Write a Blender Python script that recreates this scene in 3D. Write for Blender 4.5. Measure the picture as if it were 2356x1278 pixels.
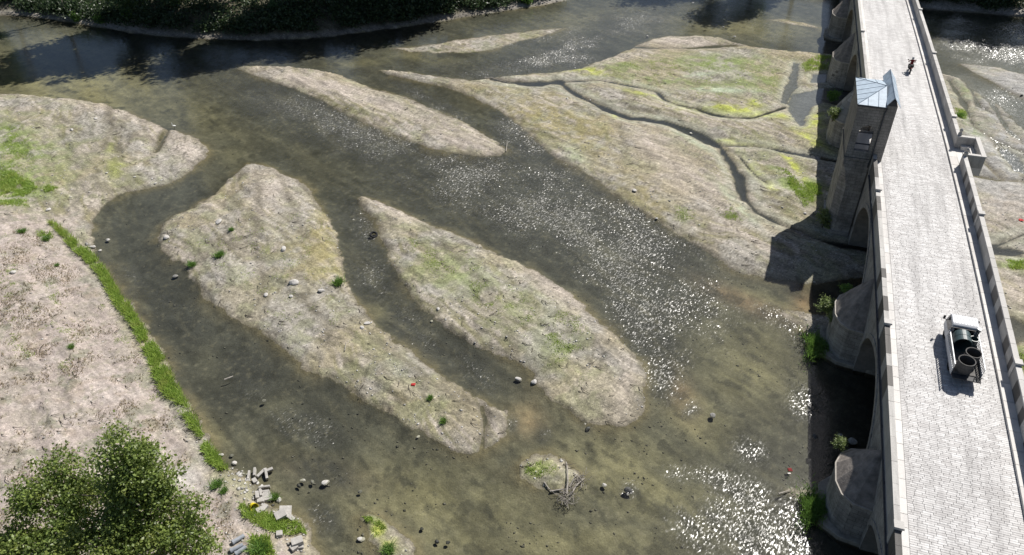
import bpy, bmesh, math, random
import numpy as np
from math import radians, sin, cos, tan, pi, atan2, hypot, sqrt
from mathutils import Vector, Matrix

for o in list(bpy.data.objects):
    bpy.data.objects.remove(o)
SC = bpy.context.scene
COL = SC.collection
RNG = np.random.default_rng(11)
random.seed(7)

# ------------------------------------------------------------------ camera
W, H = 2356, 1278                      # photograph size, used for tracing the river plan on to the ground
FPX, PITCH, CAMH = 1780.0, radians(35.9), 43.0
cam = bpy.data.cameras.new('camera')
cam.sensor_width = 36.0
cam.lens = 36.0 * FPX / W
cam.clip_start, cam.clip_end = 0.5, 20000
camo = bpy.data.objects.new('camera', cam)
camo.location = (0, 0, CAMH)
camo.rotation_euler = (pi / 2 - PITCH, 0, 0)
COL.objects.link(camo)
SC.camera = camo

# ------------------------------------------------------------------ sky, sun, exposure
SUN_AZ, SUN_EL = radians(45.4), radians(52.0)      # azimuth to the right of the view direction (+Y)
world = bpy.data.worlds.new('World')
SC.world = world
world.use_nodes = True
wn = world.node_tree
wn.nodes.clear()
sky = wn.nodes.new('ShaderNodeTexSky')
sky.sky_type = 'NISHITA'
sky.sun_disc = False
sky.sun_elevation = SUN_EL
sky.sun_rotation = SUN_AZ
sky.air_density, sky.dust_density, sky.ozone_density = 1.0, 1.2, 1.0
bg = wn.nodes.new('ShaderNodeBackground')
bg.inputs[1].default_value = 0.058
wo = wn.nodes.new('ShaderNodeOutputWorld')
wn.links.new(sky.outputs[0], bg.inputs[0])
wn.links.new(bg.outputs[0], wo.inputs[0])
sun = bpy.data.lights.new('sun', 'SUN')
sun.energy = 5.0
sun.angle = radians(0.5)
sun.color = (1.0, 0.96, 0.90)
suno = bpy.data.objects.new('sun', sun)
suno.rotation_euler = Vector((-sin(SUN_AZ) * cos(SUN_EL), -cos(SUN_AZ) * cos(SUN_EL), -sin(SUN_EL))).to_track_quat('-Z', 'Y').to_euler()
suno.location = (30, 60, 80)
COL.objects.link(suno)
SC.view_settings.view_transform = 'Standard'
SC.view_settings.look = 'None'
SC.view_settings.exposure = 0.27
SC.view_settings.gamma = 1.0
SC.view_settings.use_curve_mapping = False
SC.render.engine = 'CYCLES'
SC.cycles.max_bounces = 6
SC.cycles.caustics_reflective = False
SC.cycles.caustics_refractive = False
SC.cycles.use_denoising = True

# ------------------------------------------------------------------ plan tracing: photograph pixel -> point on the ground
_cp, _sp = cos(PITCH), sin(PITCH)


def G(px, py, z=0.0):
    u = (px - W / 2) / FPX
    v = -(py - H / 2) / FPX
    rx, ry, rz = u, _cp + v * _sp, -_sp + v * _cp
    t = (z - CAMH) / rz
    return (rx * t, ry * t)


def PXY(X, Y, Z=0.0):
    dz = Z - CAMH
    w = Y * _cp - dz * _sp
    w = np.where(w < 1.0, 1.0, w) if isinstance(w, np.ndarray) else max(w, 1.0)
    return W / 2 + FPX * X / w, H / 2 - FPX * (Y * _sp + dz * _cp) / w


def GP(pts, z=0.0):
    return np.array([G(a, b, z) for a, b in pts])


# ------------------------------------------------------------------ numeric noise
def _hash(ix, iy, seed):
    h = (ix.astype(np.int64) * 374761393 + iy.astype(np.int64) * 668265263 + seed * 974634777) & 0xffffffff
    h = ((h ^ (h >> 13)) * 1274126177) & 0xffffffff
    h = ((h ^ (h >> 16)) * 2246822519) & 0xffffffff
    return (h ^ (h >> 15)).astype(np.float64) / 4294967295.0


def vnoise(x, y, seed=0):
    xi, yi = np.floor(x), np.floor(y)
    fx, fy = x - xi, y - yi
    fx = fx * fx * (3 - 2 * fx)
    fy = fy * fy * (3 - 2 * fy)
    a, b = _hash(xi, yi, seed), _hash(xi + 1, yi, seed)
    c, d = _hash(xi, yi + 1, seed), _hash(xi + 1, yi + 1, seed)
    return (a * (1 - fx) + b * fx) * (1 - fy) + (c * (1 - fx) + d * fx) * fy


def fbm(x, y, seed=0, oct=4, gain=0.55):
    s, a, t = 0.0, 1.0, 0.0
    for i in range(oct):
        s = s + a * vnoise(x * 2 ** i + 17.3 * i, y * 2 ** i - 9.1 * i, seed + i)
        t += a
        a *= gain
    return s / t


def sstep(x, a, b):
    t = np.clip((x - a) / (b - a), 0, 1)
    return t * t * (3 - 2 * t)


def sd_poly(X, Y, poly, reach=25.0):
    """signed distance, positive inside"""
    out = np.full(X.shape, -reach)
    x0, y0 = poly.min(0) - reach
    x1, y1 = poly.max(0) + reach
    m = (X > x0) & (X < x1) & (Y > y0) & (Y < y1)
    x, y = X[m], Y[m]
    if x.size == 0:
        return out
    d2 = np.full(x.shape, 1e18)
    ins = np.zeros(x.shape, bool)
    n = len(poly)
    for i in range(n):
        ax, ay = poly[i]
        bx, by = poly[(i + 1) % n]
        ex, ey = bx - ax, by - ay
        t = np.clip(((x - ax) * ex + (y - ay) * ey) / (ex * ex + ey * ey + 1e-12), 0, 1)
        d2 = np.minimum(d2, (x - ax - t * ex) ** 2 + (y - ay - t * ey) ** 2)
        if ay != by:
            c = ((ay > y) != (by > y)) & (x < ex * (y - ay) / ey + ax)
            ins ^= c
    d = np.sqrt(d2)
    out[m] = np.maximum(np.where(ins, d, -d), -reach)
    return out


def d_line(X, Y, pts, reach=12.0):
    """distance to a polyline"""
    out = np.full(X.shape, reach)
    x0, y0 = pts.min(0) - reach
    x1, y1 = pts.max(0) + reach
    m = (X > x0) & (X < x1) & (Y > y0) & (Y < y1)
    x, y = X[m], Y[m]
    if x.size == 0:
        return out
    d2 = np.full(x.shape, 1e18)
    for i in range(len(pts) - 1):
        ax, ay = pts[i]
        bx, by = pts[i + 1]
        ex, ey = bx - ax, by - ay
        t = np.clip(((x - ax) * ex + (y - ay) * ey) / (ex * ex + ey * ey + 1e-12), 0, 1)
        d2 = np.minimum(d2, (x - ax - t * ex) ** 2 + (y - ay - t * ey) ** 2)
    out[m] = np.minimum(np.sqrt(d2), reach)
    return out


# ------------------------------------------------------------------ object helpers
def link(o, parent=None):
    COL.objects.link(o)
    if parent is not None:
        o.parent = parent
    return o


def tag(o, label=None, cat=None, group=None, kind=None):
    if label:
        o['label'] = label
    if cat:
        o['category'] = cat
    if group:
        o['group'] = group
    if kind:
        o['kind'] = kind
    return o


def thing(name, label, cat, loc=(0, 0, 0), rotz=0.0, group=None):
    o = bpy.data.objects.new(name, None)
    o.empty_display_size = 0.3
    o.location = loc
    o.rotation_euler = (0, 0, rotz)
    link(o)
    return tag(o, label, cat, group)


def mesh_np(name, V, F, mat, smooth=False):
    """V (n,3), F list/array of equal-size faces"""
    me = bpy.data.meshes.new(name)
    V = np.asarray(V, dtype=np.float32)
    F = np.asarray(F, dtype=np.int32)
    k = F.shape[1]
    me.vertices.add(len(V))
    me.vertices.foreach_set('co', V.ravel())
    me.loops.add(F.size)
    me.loops.foreach_set('vertex_index', F.ravel())
    me.polygons.add(len(F))
    me.polygons.foreach_set('loop_start', np.arange(0, F.size, k, dtype=np.int32))
    me.update(calc_edges=True)
    if smooth:
        me.polygons.foreach_set('use_smooth', np.ones(len(F), bool))
    if mat:
        me.materials.append(mat)
    return me


class MB:
    """collects shapes into one mesh"""

    def __init__(s):
        s.v, s.f = [], []

    def add(s, V, F):
        b = len(s.v)
        s.v += [tuple(q) for q in V]
        s.f += [tuple(i + b for i in q) for q in F]
        return s

    def box(s, x0, x1, y0, y1, z0, z1, M=None, inset=0.0):
        i = inset
        V = [(x0, y0, z0), (x1, y0, z0), (x1, y1, z0), (x0, y1, z0),
             (x0 + i, y0 + i, z1), (x1 - i, y0 + i, z1), (x1 - i, y1 - i, z1), (x0 + i, y1 - i, z1)]
        if M is not None:
            V = [tuple(M @ Vector(q)) for q in V]
        return s.add(V, [(3, 2, 1, 0), (4, 5, 6, 7), (0, 1, 5, 4), (1, 2, 6, 5), (2, 3, 7, 6), (3, 0, 4, 7)])

    def tube(s, pts, rad, n=8, cap=True):
        pts = [Vector(q) for q in pts]
        rs = rad if isinstance(rad, (list, tuple)) else [rad] * len(pts)
        b = len(s.v)
        prev = None
        for i, q in enumerate(pts):
            t = (pts[min(i + 1, len(pts) - 1)] - pts[max(i - 1, 0)])
            t = t.normalized() if t.length > 1e-9 else Vector((0, 0, 1))
            if prev is None:
                a = t.cross(Vector((0, 0, 1)))
                if a.length < 1e-3:
                    a = t.cross(Vector((1, 0, 0)))
            else:
                a = prev - t * prev.dot(t)
            a.normalize()
            prev = a
            c = t.cross(a)
            for k in range(n):
                w = 2 * pi * k / n
                s.v.append(tuple(q + (a * cos(w) + c * sin(w)) * rs[i]))
        for i in range(len(pts) - 1):
            for k in range(n):
                k2 = (k + 1) % n
                s.f.append((b + i * n + k, b + i * n + k2, b + (i + 1) * n + k2, b + (i + 1) * n + k))
        if cap:
            s.f.append(tuple(b + k for k in range(n))[::-1])
            e = b + (len(pts) - 1) * n
            s.f.append(tuple(e + k for k in range(n)))
        return s

    def prism(s, poly, z0, z1, M=None):
        """poly [(x,y)] counter-clockwise; z0,z1 numbers"""
        n = len(poly)
        V = [(x, y, z0) for x, y in poly] + [(x, y, z1) for x, y in poly]
        if M is not None:
            V = [tuple(M @ Vector(q)) for q in V]
        F = [tuple(range(n))[::-1], tuple(range(n, 2 * n))] + [(i, (i + 1) % n, n + (i + 1) % n, n + i) for i in range(n)]
        return s.add(V, F)

    def loft(s, rings, caps=True):
        n = len(rings[0])
        b = len(s.v)
        for r in rings:
            s.v += [tuple(q) for q in r]
        for j in range(len(rings) - 1):
            for i in range(n):
                k = (i + 1) % n
                s.f.append((b + j * n + i, b + j * n + k, b + (j + 1) * n + k, b + (j + 1) * n + i))
        if caps:
            s.f.append(tuple(b + i for i in range(n))[::-1])
            e = b + (len(rings) - 1) * n
            s.f.append(tuple(e + i for i in range(n)))
        return s

    def mesh(s, name, mat, smooth=False, fix=True):
        me = bpy.data.meshes.new(name)
        me.from_pydata(s.v, [], s.f)
        if fix:
            bm = bmesh.new()
            bm.from_mesh(me)
            bmesh.ops.recalc_face_normals(bm, faces=bm.faces)
            bm.to_mesh(me)
            bm.free()
        if smooth:
            me.polygons.foreach_set('use_smooth', np.ones(len(me.polygons), bool))
        if mat:
            me.materials.append(mat)
        me.update()
        return me

    def build(s, name, mat, parent=None, smooth=False, bevel=0.0, loc=None, rot=None):
        o = bpy.data.objects.new(name, s.mesh(name, mat, smooth))
        link(o, parent)
        if loc is not None:
            o.location = loc
        if rot is not None:
            o.rotation_euler = rot
        if bevel:
            m = o.modifiers.new('bevel', 'BEVEL')
            m.width = bevel
            m.segments = 2
            m.limit_method = 'ANGLE'
        return o


def copy_tree(o, parent=None):
    c = o.copy()
    COL.objects.link(c)
    c.parent = parent
    for ch in o.children:
        copy_tree(ch, c)
    return c


# ------------------------------------------------------------------ materials
MATS = {}


class NT:
    def __init__(s, name):
        s.m = bpy.data.materials.new(name)
        s.m.use_nodes = True
        s.t = s.m.node_tree
        s.t.nodes.clear()

    def n(s, typ, **kw):
        nd = s.t.nodes.new(typ)
        for k, v in kw.items():
            if k.startswith('i_'):
                key = k[2:]
                nd.inputs[int(key) if key.isdigit() else key.replace('_', ' ')].default_value = v
            else:
                setattr(nd, k, v)
        return nd

    def l(s, a, b):
        s.t.links.new(a, b)

    def math(s, op, a, b=None, c=None, clamp=False):
        nd = s.n('ShaderNodeMath', operation=op)
        nd.use_clamp = clamp
        for i, q in enumerate((a, b, c)):
            if q is None:
                continue
            if isinstance(q, (int, float)):
                nd.inputs[i].default_value = q
            else:
                s.l(q, nd.inputs[i])
        return nd.outputs[0]

    def mix(s, fac, a, b, blend='MIX'):
        nd = s.n('ShaderNodeMix', data_type='RGBA', blend_type=blend)
        for i, q in ((0, fac), (6, a), (7, b)):
            if isinstance(q, (int, float)):
                nd.inputs[i].default_value = q
            elif isinstance(q, tuple):
                nd.inputs[i].default_value = q if len(q) == 4 else (*q, 1)
            else:
                s.l(q, nd.inputs[i])
        return nd.outputs[2]

    def ramp(s, fac, stops):
        nd = s.n('ShaderNodeValToRGB')
        el = nd.color_ramp.elements
        while len(el) < len(stops):
            el.new(0.5)
        for e, (p, c) in zip(el, stops):
            e.position = p
            e.color = (*c, 1) if isinstance(c, tuple) else (c, c, c, 1)
        s.l(fac, nd.inputs[0])
        return nd.outputs[0]

    def noise(s, vec, scale, detail=4, rough=0.6, out=0, dist=0.0):
        nd = s.n('ShaderNodeTexNoise')
        nd.inputs['Scale'].default_value = scale
        nd.inputs['Detail'].default_value = detail
        nd.inputs['Roughness'].default_value = rough
        nd.inputs['Distortion'].default_value = dist
        if vec is not None:
            s.l(vec, nd.inputs['Vector'])
        return nd.outputs[out]

    def coord(s, which='Object'):
        return s.n('ShaderNodeTexCoord').outputs[which]

    def mapping(s, vec, loc=(0, 0, 0), rot=(0, 0, 0), scale=(1, 1, 1)):
        nd = s.n('ShaderNodeMapping')
        nd.inputs[1].default_value = loc
        nd.inputs[2].default_value = rot
        nd.inputs[3].default_value = scale
        s.l(vec, nd.inputs[0])
        return nd.outputs[0]

    def flow(s, vec, ang, sx, sy):
        """texture frame turned by ang, with its own frequency along (sx) and across (sy)"""
        nd = s.n('ShaderNodeMapping', vector_type='TEXTURE')
        nd.inputs[2].default_value = (0, 0, ang)
        nd.inputs[3].default_value = (1 / sx, 1 / sy, 1)
        s.l(vec, nd.inputs[0])
        return nd.outputs[0]

    def bump(s, height, strength=0.3, dist=0.1, normal=None):
        nd = s.n('ShaderNodeBump')
        nd.inputs['Strength'].default_value = strength
        nd.inputs['Distance'].default_value = dist
        s.l(height, nd.inputs['Height'])
        if normal is not None:
            s.l(normal, nd.inputs['Normal'])
        return nd.outputs[0]

    def principled(s, color, rough=0.8, normal=None, spec=0.3, metal=0.0):
        nd = s.n('ShaderNodeBsdfPrincipled')
        for key, q in (('Base Color', color), ('Roughness', rough), ('Specular IOR Level', spec), ('Metallic', metal)):
            if isinstance(q, (int, float)):
                nd.inputs[key].default_value = q
            elif isinstance(q, tuple):
                nd.inputs[key].default_value = (*q, 1) if len(q) == 3 else q
            else:
                s.l(q, nd.inputs[key])
        if normal is not None:
            s.l(normal, nd.inputs['Normal'])
        return nd.outputs[0]

    def out(s, sh):
        o = s.n('ShaderNodeOutputMaterial')
        s.l(sh, o.inputs[0])
        return s.m


def simple(name, col, rough=0.7, var=0.25, scale=6.0, spec=0.3, metal=0.0, bump=0.0, bscale=None, coord='Object', col2=None):
    """plain material with noise variation and optional relief"""
    t = NT(name)
    c = t.coord(coord)
    nz = t.noise(c, scale, 5, 0.65)
    c2 = col2 or tuple(q * (1 - var) for q in col)
    c1 = tuple(min(1, q * (1 + var * 0.6)) for q in col)
    rp = t.ramp(nz, [(0.32, c2), (0.68, c1)])
    nrm = None
    if bump:
        nrm = t.bump(t.noise(c, bscale or scale * 4, 4, 0.7), 1.0, bump)
    MATS[name] = t.out(t.principled(rp, rough, nrm, spec, metal))
    return MATS[name]


def stone(name, c_lo, c_hi, bw=0.7, bh=0.32, mortar=0.012, stain=0.5, bump=0.012, dark=(0.06, 0.058, 0.055)):
    """coursed masonry, courses follow height and run along the wall"""
    t = NT(name)
    c = t.coord('Object')
    sp = t.n('ShaderNodeSeparateXYZ')
    t.l(c, sp.inputs[0])
    u = t.math('ADD', sp.outputs[0], sp.outputs[1])
    cb = t.n('ShaderNodeCombineXYZ')
    t.l(u, cb.inputs[0])
    t.l(sp.outputs[2], cb.inputs[1])
    br = t.n('ShaderNodeTexBrick')
    t.l(cb.outputs[0], br.inputs['Vector'])
    br.inputs['Scale'].default_value = 1.0
    br.inputs['Brick Width'].default_value = bw
    br.inputs['Row Height'].default_value = bh
    br.inputs['Mortar Size'].default_value = mortar
    br.inputs['Mortar Smooth'].default_value = 0.3
    br.inputs['Color1'].default_value = (*c_lo, 1)
    br.inputs['Color2'].default_value = (*c_hi, 1)
    br.inputs['Mortar'].default_value = (*[q * 0.5 for q in c_lo], 1)
    n1 = t.noise(c, 0.6, 6, 0.7)
    col = t.mix(t.math('MULTIPLY', t.ramp(n1, [(0.42, 0.0), (0.66, 1.0)]), stain), br.outputs['Color'], dark)
    # rain streaks: noise stretched down the wall
    st = t.noise(t.mapping(c, scale=(2.2, 2.2, 0.18)), 1.0, 4, 0.6)
    col = t.mix(t.math('MULTIPLY', t.ramp(st, [(0.5, 0.0), (0.72, 1.0)]), stain * 0.8), col, dark)
    n2 = t.noise(c, 9.0, 4, 0.7)
    col = t.mix(0.35, col, t.ramp(n2, [(0.3, 0.25), (0.7, 0.8)]), 'OVERLAY')
    hgt = t.math('ADD', t.math('MULTIPLY', t.math('SUBTRACT', 1.0, br.outputs['Fac']), 1.0), t.math('MULTIPLY', n2, 0.6))
    MATS[name] = t.out(t.principled(col, 0.88, t.bump(hgt, 1.0, bump), 0.2))
    return MATS[name]
# ------------------------------------------------------------------ the river plan (traced on the water plane)
P_BANK = [(-700, 205), (-150, 210), (0, 215), (60, 218), (130, 225), (190, 233), (245, 243), (300, 262), (350, 282), (385, 300), (400, 302), (440, 312),
          (465, 330), (479, 347), (470, 366), (450, 386), (420, 406), (385, 425), (350, 433), (300, 441), (265, 456), (240, 476), (222, 500), (212, 530),
          (215, 560), (224, 582), (234, 604), (247, 627), (264, 652), (287, 687), (312, 722), (332, 752), (354, 782), (377, 817), (397, 852), (412, 882),
          (432, 917), (452, 952), (464, 987), (480, 1012), (500, 1046), (522, 1078), (545, 1092), (575, 1104), (600, 1132), (622, 1152), (640, 1166), (664, 1184),
          (694, 1204), (712, 1222), (726, 1246), (740, 1278), (775, 1345), (850, 1500), (-300, 1900), (-2500, 900)]
P_LEFT_ISLE = [(568, 376), (600, 380), (640, 394), (680, 411), (705, 426), (722, 450), (738, 472), (757, 502), (772, 540), (786, 580), (793, 620), (801, 655),
               (816, 682), (836, 712), (850, 735), (872, 755), (895, 770), (922, 790), (960, 819), (1000, 849), (1040, 879), (1080, 905), (1106, 925), (1132, 935),
               (1166, 946), (1168, 975), (1161, 1004), (1142, 1020), (1120, 1029), (1105, 1041), (1085, 1047), (1060, 1041), (1022, 1030), (990, 1006), (958, 984),
               (920, 965), (880, 949), (840, 928), (800, 900), (765, 874), (720, 860), (690, 836), (660, 811), (630, 786), (600, 766), (560, 749), (522, 727),
               (498, 705), (470, 681), (450, 657), (438, 640), (432, 622), (425, 606), (392, 596), (372, 574), (364, 545), (370, 520), (402, 495), (440, 480),
               (476, 461), (510, 427), (541, 396)]
P_MID_ISLE = [(828, 455), (860, 462), (900, 475), (950, 496), (1000, 520), (1060, 546), (1110, 566), (1160, 590), (1210, 615), (1260, 641), (1300, 666),
              (1332, 692), (1362, 722), (1400, 760), (1432, 786), (1462, 816), (1481, 846), (1488, 876), (1485, 910), (1476, 945), (1460, 970), (1440, 983),
              (1420, 988), (1385, 981), (1350, 971), (1310, 951), (1270, 921), (1242, 890), (1226, 878), (1222, 862), (1208, 846), (1190, 830), (1168, 822),
              (1130, 815), (1090, 799), (1050, 770), (1010, 740), (976, 713), (951, 690), (930, 660), (907, 612), (892, 580), (886, 560), (878, 540), (868, 518),
              (848, 496), (831, 482)]
P_UPPER_ISLE = [(540, 157), (600, 152), (660, 154), (720, 160), (790, 175), (822, 190), (870, 209), (920, 222), (960, 235), (1000, 254), (1040, 270), (1080, 290),
                (1112, 305), (1142, 325), (1160, 345), (1150, 357), (1110, 361), (1060, 357), (1020, 350), (980, 340), (930, 320), (880, 300), (840, 285),
                (800, 266), (770, 250), (730, 226), (690, 209), (650, 196), (615, 184), (575, 170)]
P_BAR = [(858, 160), (900, 163), (980, 172), (1040, 180), (1090, 187), (1130, 180), (1170, 178), (1230, 171), (1290, 165), (1335, 158), (1380, 141), (1420, 126),
         (1460, 108), (1500, 90), (1540, 83), (1600, 83), (1660, 88), (1700, 100), (1740, 111), (1790, 117), (1840, 120), (1890, 125), (1960, 132), (2060, 150),
         (2170, 172), (2205, 182), (2240, 205), (2300, 245), (2356, 300), (2500, 420), (2900, 700), (2700, 800), (2450, 790), (2356, 745), (2300, 720), (2200, 690), (2100, 660), (1990, 640),
         (1880, 656), (1840, 651), (1800, 646), (1760, 642), (1720, 632), (1680, 616), (1640, 591), (1610, 571), (1570, 546), (1530, 521), (1490, 500), (1450, 475),
         (1420, 455), (1390, 430), (1352, 401), (1320, 385), (1290, 370), (1260, 351), (1235, 330), (1215, 310), (1195, 290), (1170, 270), (1140, 250), (1100, 230),
         (1060, 215), (1020, 200), (960, 186), (900, 173)]
P_SHOAL = [(905, 111), (960, 108), (1040, 95), (1100, 86), (1180, 76), (1240, 68), (1300, 65), (1250, 84), (1180, 99), (1130, 117), (1080, 122), (1000, 122), (940, 120)]
P_TWIG_ISLE = [(1199, 1062), (1222, 1046), (1260, 1045), (1292, 1058), (1312, 1074), (1340, 1095), (1334, 1112), (1305, 1130), (1280, 1139), (1250, 1124), (1200, 1105), (1191, 1085)]
P_LOW_ISLE = [(822, 1190), (852, 1180), (888, 1194), (920, 1225), (946, 1246), (956, 1280), (940, 1310), (890, 1292), (866, 1260), (840, 1226)]
P_SAND1 = [(1812, 1131), (1850, 1124), (1900, 1122), (1960, 1130), (1960, 1200), (1900, 1190), (1862, 1170), (1835, 1150)]
P_SAND2 = [(1765, 712), (1800, 713), (1880, 722), (1960, 730), (1980, 800), (1900, 795), (1872, 775), (1830, 745), (1795, 731)]
P_SPIT = [(1770, 46), (1800, 44), (1850, 52), (1885, 62), (1884, 68), (1840, 60), (1800, 53)]
P_RIGHT_BAR = [(2208, 148), (2250, 150), (2300, 157), (2356, 172), (2500, 205), (2500, 262), (2400, 243), (2356, 228), (2300, 200), (2262, 178), (2230, 162)]
P_RIGHT_LOW = [(2320, 800), (2356, 790), (2500, 820), (2600, 900), (2500, 980), (2356, 870), (2330, 850)]
P_FAR = [(-1500, -10), (-150, 28), (0, 36), (60, 38), (120, 45), (180, 55), (240, 65), (300, 76), (360, 83), (420, 88), (480, 91), (540, 93), (600, 94), (660, 91), (700, 89),
         (760, 85), (800, 79), (850, 73), (900, 66), (950, 59), (1000, 52), (1060, 42), (1120, 33), (1180, 23), (1240, 14), (1300, 3), (1340, -6), (1420, -24),
         (1520, -36), (1640, -32), (1760, -20), (1900, -4), (2060, 12), (2150, 24), (2250, 30), (2356, 40), (2600, 66), (3600, 160), (4200, -330), (-3500, -330)]
LANDS = [np.array(GP(q)) for q in (P_BANK, P_LEFT_ISLE, P_MID_ISLE, P_UPPER_ISLE, P_BAR, P_SHOAL, P_TWIG_ISLE, P_LOW_ISLE, P_SAND1, P_SAND2, P_SPIT, P_RIGHT_BAR, P_RIGHT_LOW, P_FAR)]
BARH = [0.42, 0.42, 0.42, 0.36, 0.40, 0.07, 0.30, 0.22, 0.25, 0.22, 0.12, 0.25, 0.25, 0.6]

# narrow channels and pools cut into the bars: (pixels, width in metres at each end)
CHAN = [([(1130, 183), (1165, 190), (1215, 193), (1250, 193), (1290, 190)], 0.9, 1.5),
        ([(1290, 190), (1330, 188), (1380, 186), (1430, 195), (1480, 205), (1513, 214), (1528, 230), (1560, 243), (1600, 250), (1640, 265), (1690, 273), (1735, 272), (1765, 262), (1805, 249)], 0.55, 0.6),
        ([(1290, 192), (1310, 208), (1345, 230), (1400, 255), (1450, 275), (1482, 276), (1530, 283), (1580, 300), (1620, 320), (1660, 342)], 0.6, 1.3),
        ([(1660, 342), (1680, 370), (1696, 400), (1706, 430), (1716, 462)], 1.3, 0.9),
        ([(1660, 339), (1700, 337), (1750, 340), (1800, 349), (1850, 358), (1890, 366), (1990, 385)], 0.5, 0.6),
        ([(1672, 347), (1702, 362), (1722, 387), (1742, 407), (1768, 424)], 0.35, 0.35),
        ([(1716, 462), (1742, 490), (1790, 515), (1840, 536)], 0.45, 0.6),
        ([(1830, 533), (1870, 548), (1910, 560), (2000, 575), (2120, 575), (2270, 575), (2356, 582), (2480, 585)], 0.9, 1.3),
        ([(2270, 572), (2310, 560), (2356, 540)], 0.5, 0.5),
        ([(1108, 938), (1117, 968), (1112, 1005), (1108, 1036)], 0.35, 0.5),
        ([(1465, 110), (1520, 112), (1590, 112), (1640, 108), (1690, 106)], 0.8, 0.9),
        ([(2218, 180), (2238, 215), (2252, 245), (2285, 262)], 0.8, 0.5),
        ([(2300, 340), (2318, 365), (2345, 385)], 1.0, 0.8),
        ([(2240, 405), (2290, 415), (2356, 420)], 0.35, 0.4), ([(2182, 186), (2214, 232), (2240, 290), (2290, 326), (2356, 352)], 0.7, 0.6), ([(2240, 205), (2282, 238), (2318, 300), (2356, 332)], 0.9, 0.8),
        ([(2262, 215), (2300, 262), (2356, 285)], 0.7, 0.7), ([(2290, 326), (2320, 370), (2356, 400)], 0.6, 0.5), ([(2225, 330), (2262, 372), (2300, 412)], 0.4, 0.3),
        ([(388, 300), (378, 320), (366, 338), (358, 352)], 0.35, 0.25)]
CHANW = [(GP(a), b, c) for a, b, c in CHAN]
POOLS = [[(1828, 146), (1839, 148), (1836, 190), (1824, 215), (1808, 240), (1799, 236), (1805, 206), (1820, 170)],
         [(1822, 214), (1838, 216), (1860, 210), (1893, 204), (1960, 205), (1960, 250), (1893, 236), (1872, 246), (1862, 262), (1852, 268), (1850, 288), (1842, 292), (1826, 272), (1812, 254)],
         [(1868, 172), (1893, 170), (1960, 175), (1960, 195), (1893, 190), (1864, 190)],
         [(2305, 345), (2320, 343), (2356, 380), (2356, 400), (2330, 395)]]
POOLW = [np.array(GP(q)) for q in POOLS]


def land_sd(X, Y):
    """signed distance to the shoreline (positive on land), bar height, and distance into the two high banks"""
    sd = np.full(X.shape, -25.0)
    bh = np.full(X.shape, 0.35)
    sb = sf = None
    for i, (q, hh) in enumerate(zip(LANDS, BARH)):
        s = sd_poly(X, Y, q, 25.0)
        if i == 0:
            sb = s
        if i == len(LANDS) - 1:
            sf = s
        w = s > sd
        sd = np.where(w, s, sd)
        bh = np.where(w, hh, bh)
    n = (fbm(X * 0.5, Y * 0.5, 3, 5, 0.62) - 0.5) * 1.7 + (fbm(X * 1.9, Y * 1.9, 9, 4, 0.65) - 0.5) * 1.0
    sd = sd + n * np.clip(0.62 + np.abs(sd) * 0.1, 0.62, 0.95)
    for pts, w0, w1 in CHANW:
        d = d_line(X, Y, pts, 6.0)
        a, b = pts[0], pts[-1]
        tt = np.clip(((X - a[0]) * (b[0] - a[0]) + (Y - a[1]) * (b[1] - a[1])) / ((b - a) @ (b - a)), 0, 1)
        wd = w0 + (w1 - w0) * tt
        ww = fbm(X * 0.33, Y * 0.33, 21, 3)
        sd = np.minimum(sd, (d - wd * np.clip(0.05 + 1.5 * (ww - 0.28), 0.12, 0.8)) + n * 0.12)
    for q in POOLW:
        sd = np.minimum(sd, -sd_poly(X, Y, q, 6.0) + n * 0.5)
    return sd, bh, sb, sf


def height(X, Y, full=False):
    sd, bh, sb, sf = land_sd(X, Y)
    px, py = PXY(X, Y)
    cutb = sstep(fbm(X * 0.22, Y * 0.22, 641, 3), 0.44, 0.54)
    up = bh * (1 - np.exp(-np.maximum(sd, 0) / 1.6)) + 0.13 * cutb * (sstep(sd, 0.12, 0.34) - 0.6 * sstep(sd, 1.0, 4.0)) * (bh > 0.2) + 0.10 * cutb * sstep(sd, 1.5, 1.72) * (bh > 0.2)
    dn = -0.40 * (1 - np.exp(np.minimum(sd, 0) / 1.1))
    z = np.where(sd > 0, up, dn)
    rough = (fbm(X * 0.9, Y * 0.9, 31, 4) - 0.5)
    z = z + np.where(sd > 0, rough * 0.16 * sstep(sd, 0.2, 1.6), rough * 0.20 * sstep(-sd, 0.4, 2.0))
    # gentle braid ridges on the bars, running with the current
    fx, fy = X * 0.80 + Y * 0.60, -X * 0.60 + Y * 0.80
    z = z + np.where(sd > 0.5, (fbm(fx * 0.9, fy * 0.10, 57, 4) - 0.5) * 0.34 * sstep(sd, 0.5, 2.0), 0)
    lower = sstep(py, 455, 560) * sstep(sb, 1.2, 9.0)
    z = z + lower * (1.0 + 1.4 * sstep(sb, 6, 25)) + 0.25 * lower * (fbm(X * 0.35, Y * 0.35, 77, 4) - 0.5)
    z = z + 2.4 * sstep(sf, 0.8, 9.0) + 1.5 * sstep(sf, 8, 25)
    if full:
        return z, sd, sb, sf, px, py
    return z


# ------------------------------------------------------------------ ground mesh
def fan(ncol, rows):
    t = np.linspace(-1, 1, ncol)
    ext = np.array([1.15, 1.5, 2.5, 6.0, 20.0])
    t = np.concatenate([-ext[::-1], t, ext])
    R = np.asarray(rows)
    hw = np.maximum(24 + 0.62 * np.clip(R, 0, 400), 24) * 1.12
    X = t[None, :] * hw[:, None]
    Y = np.repeat(R[:, None], len(t), 1)
    return X, Y


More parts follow.
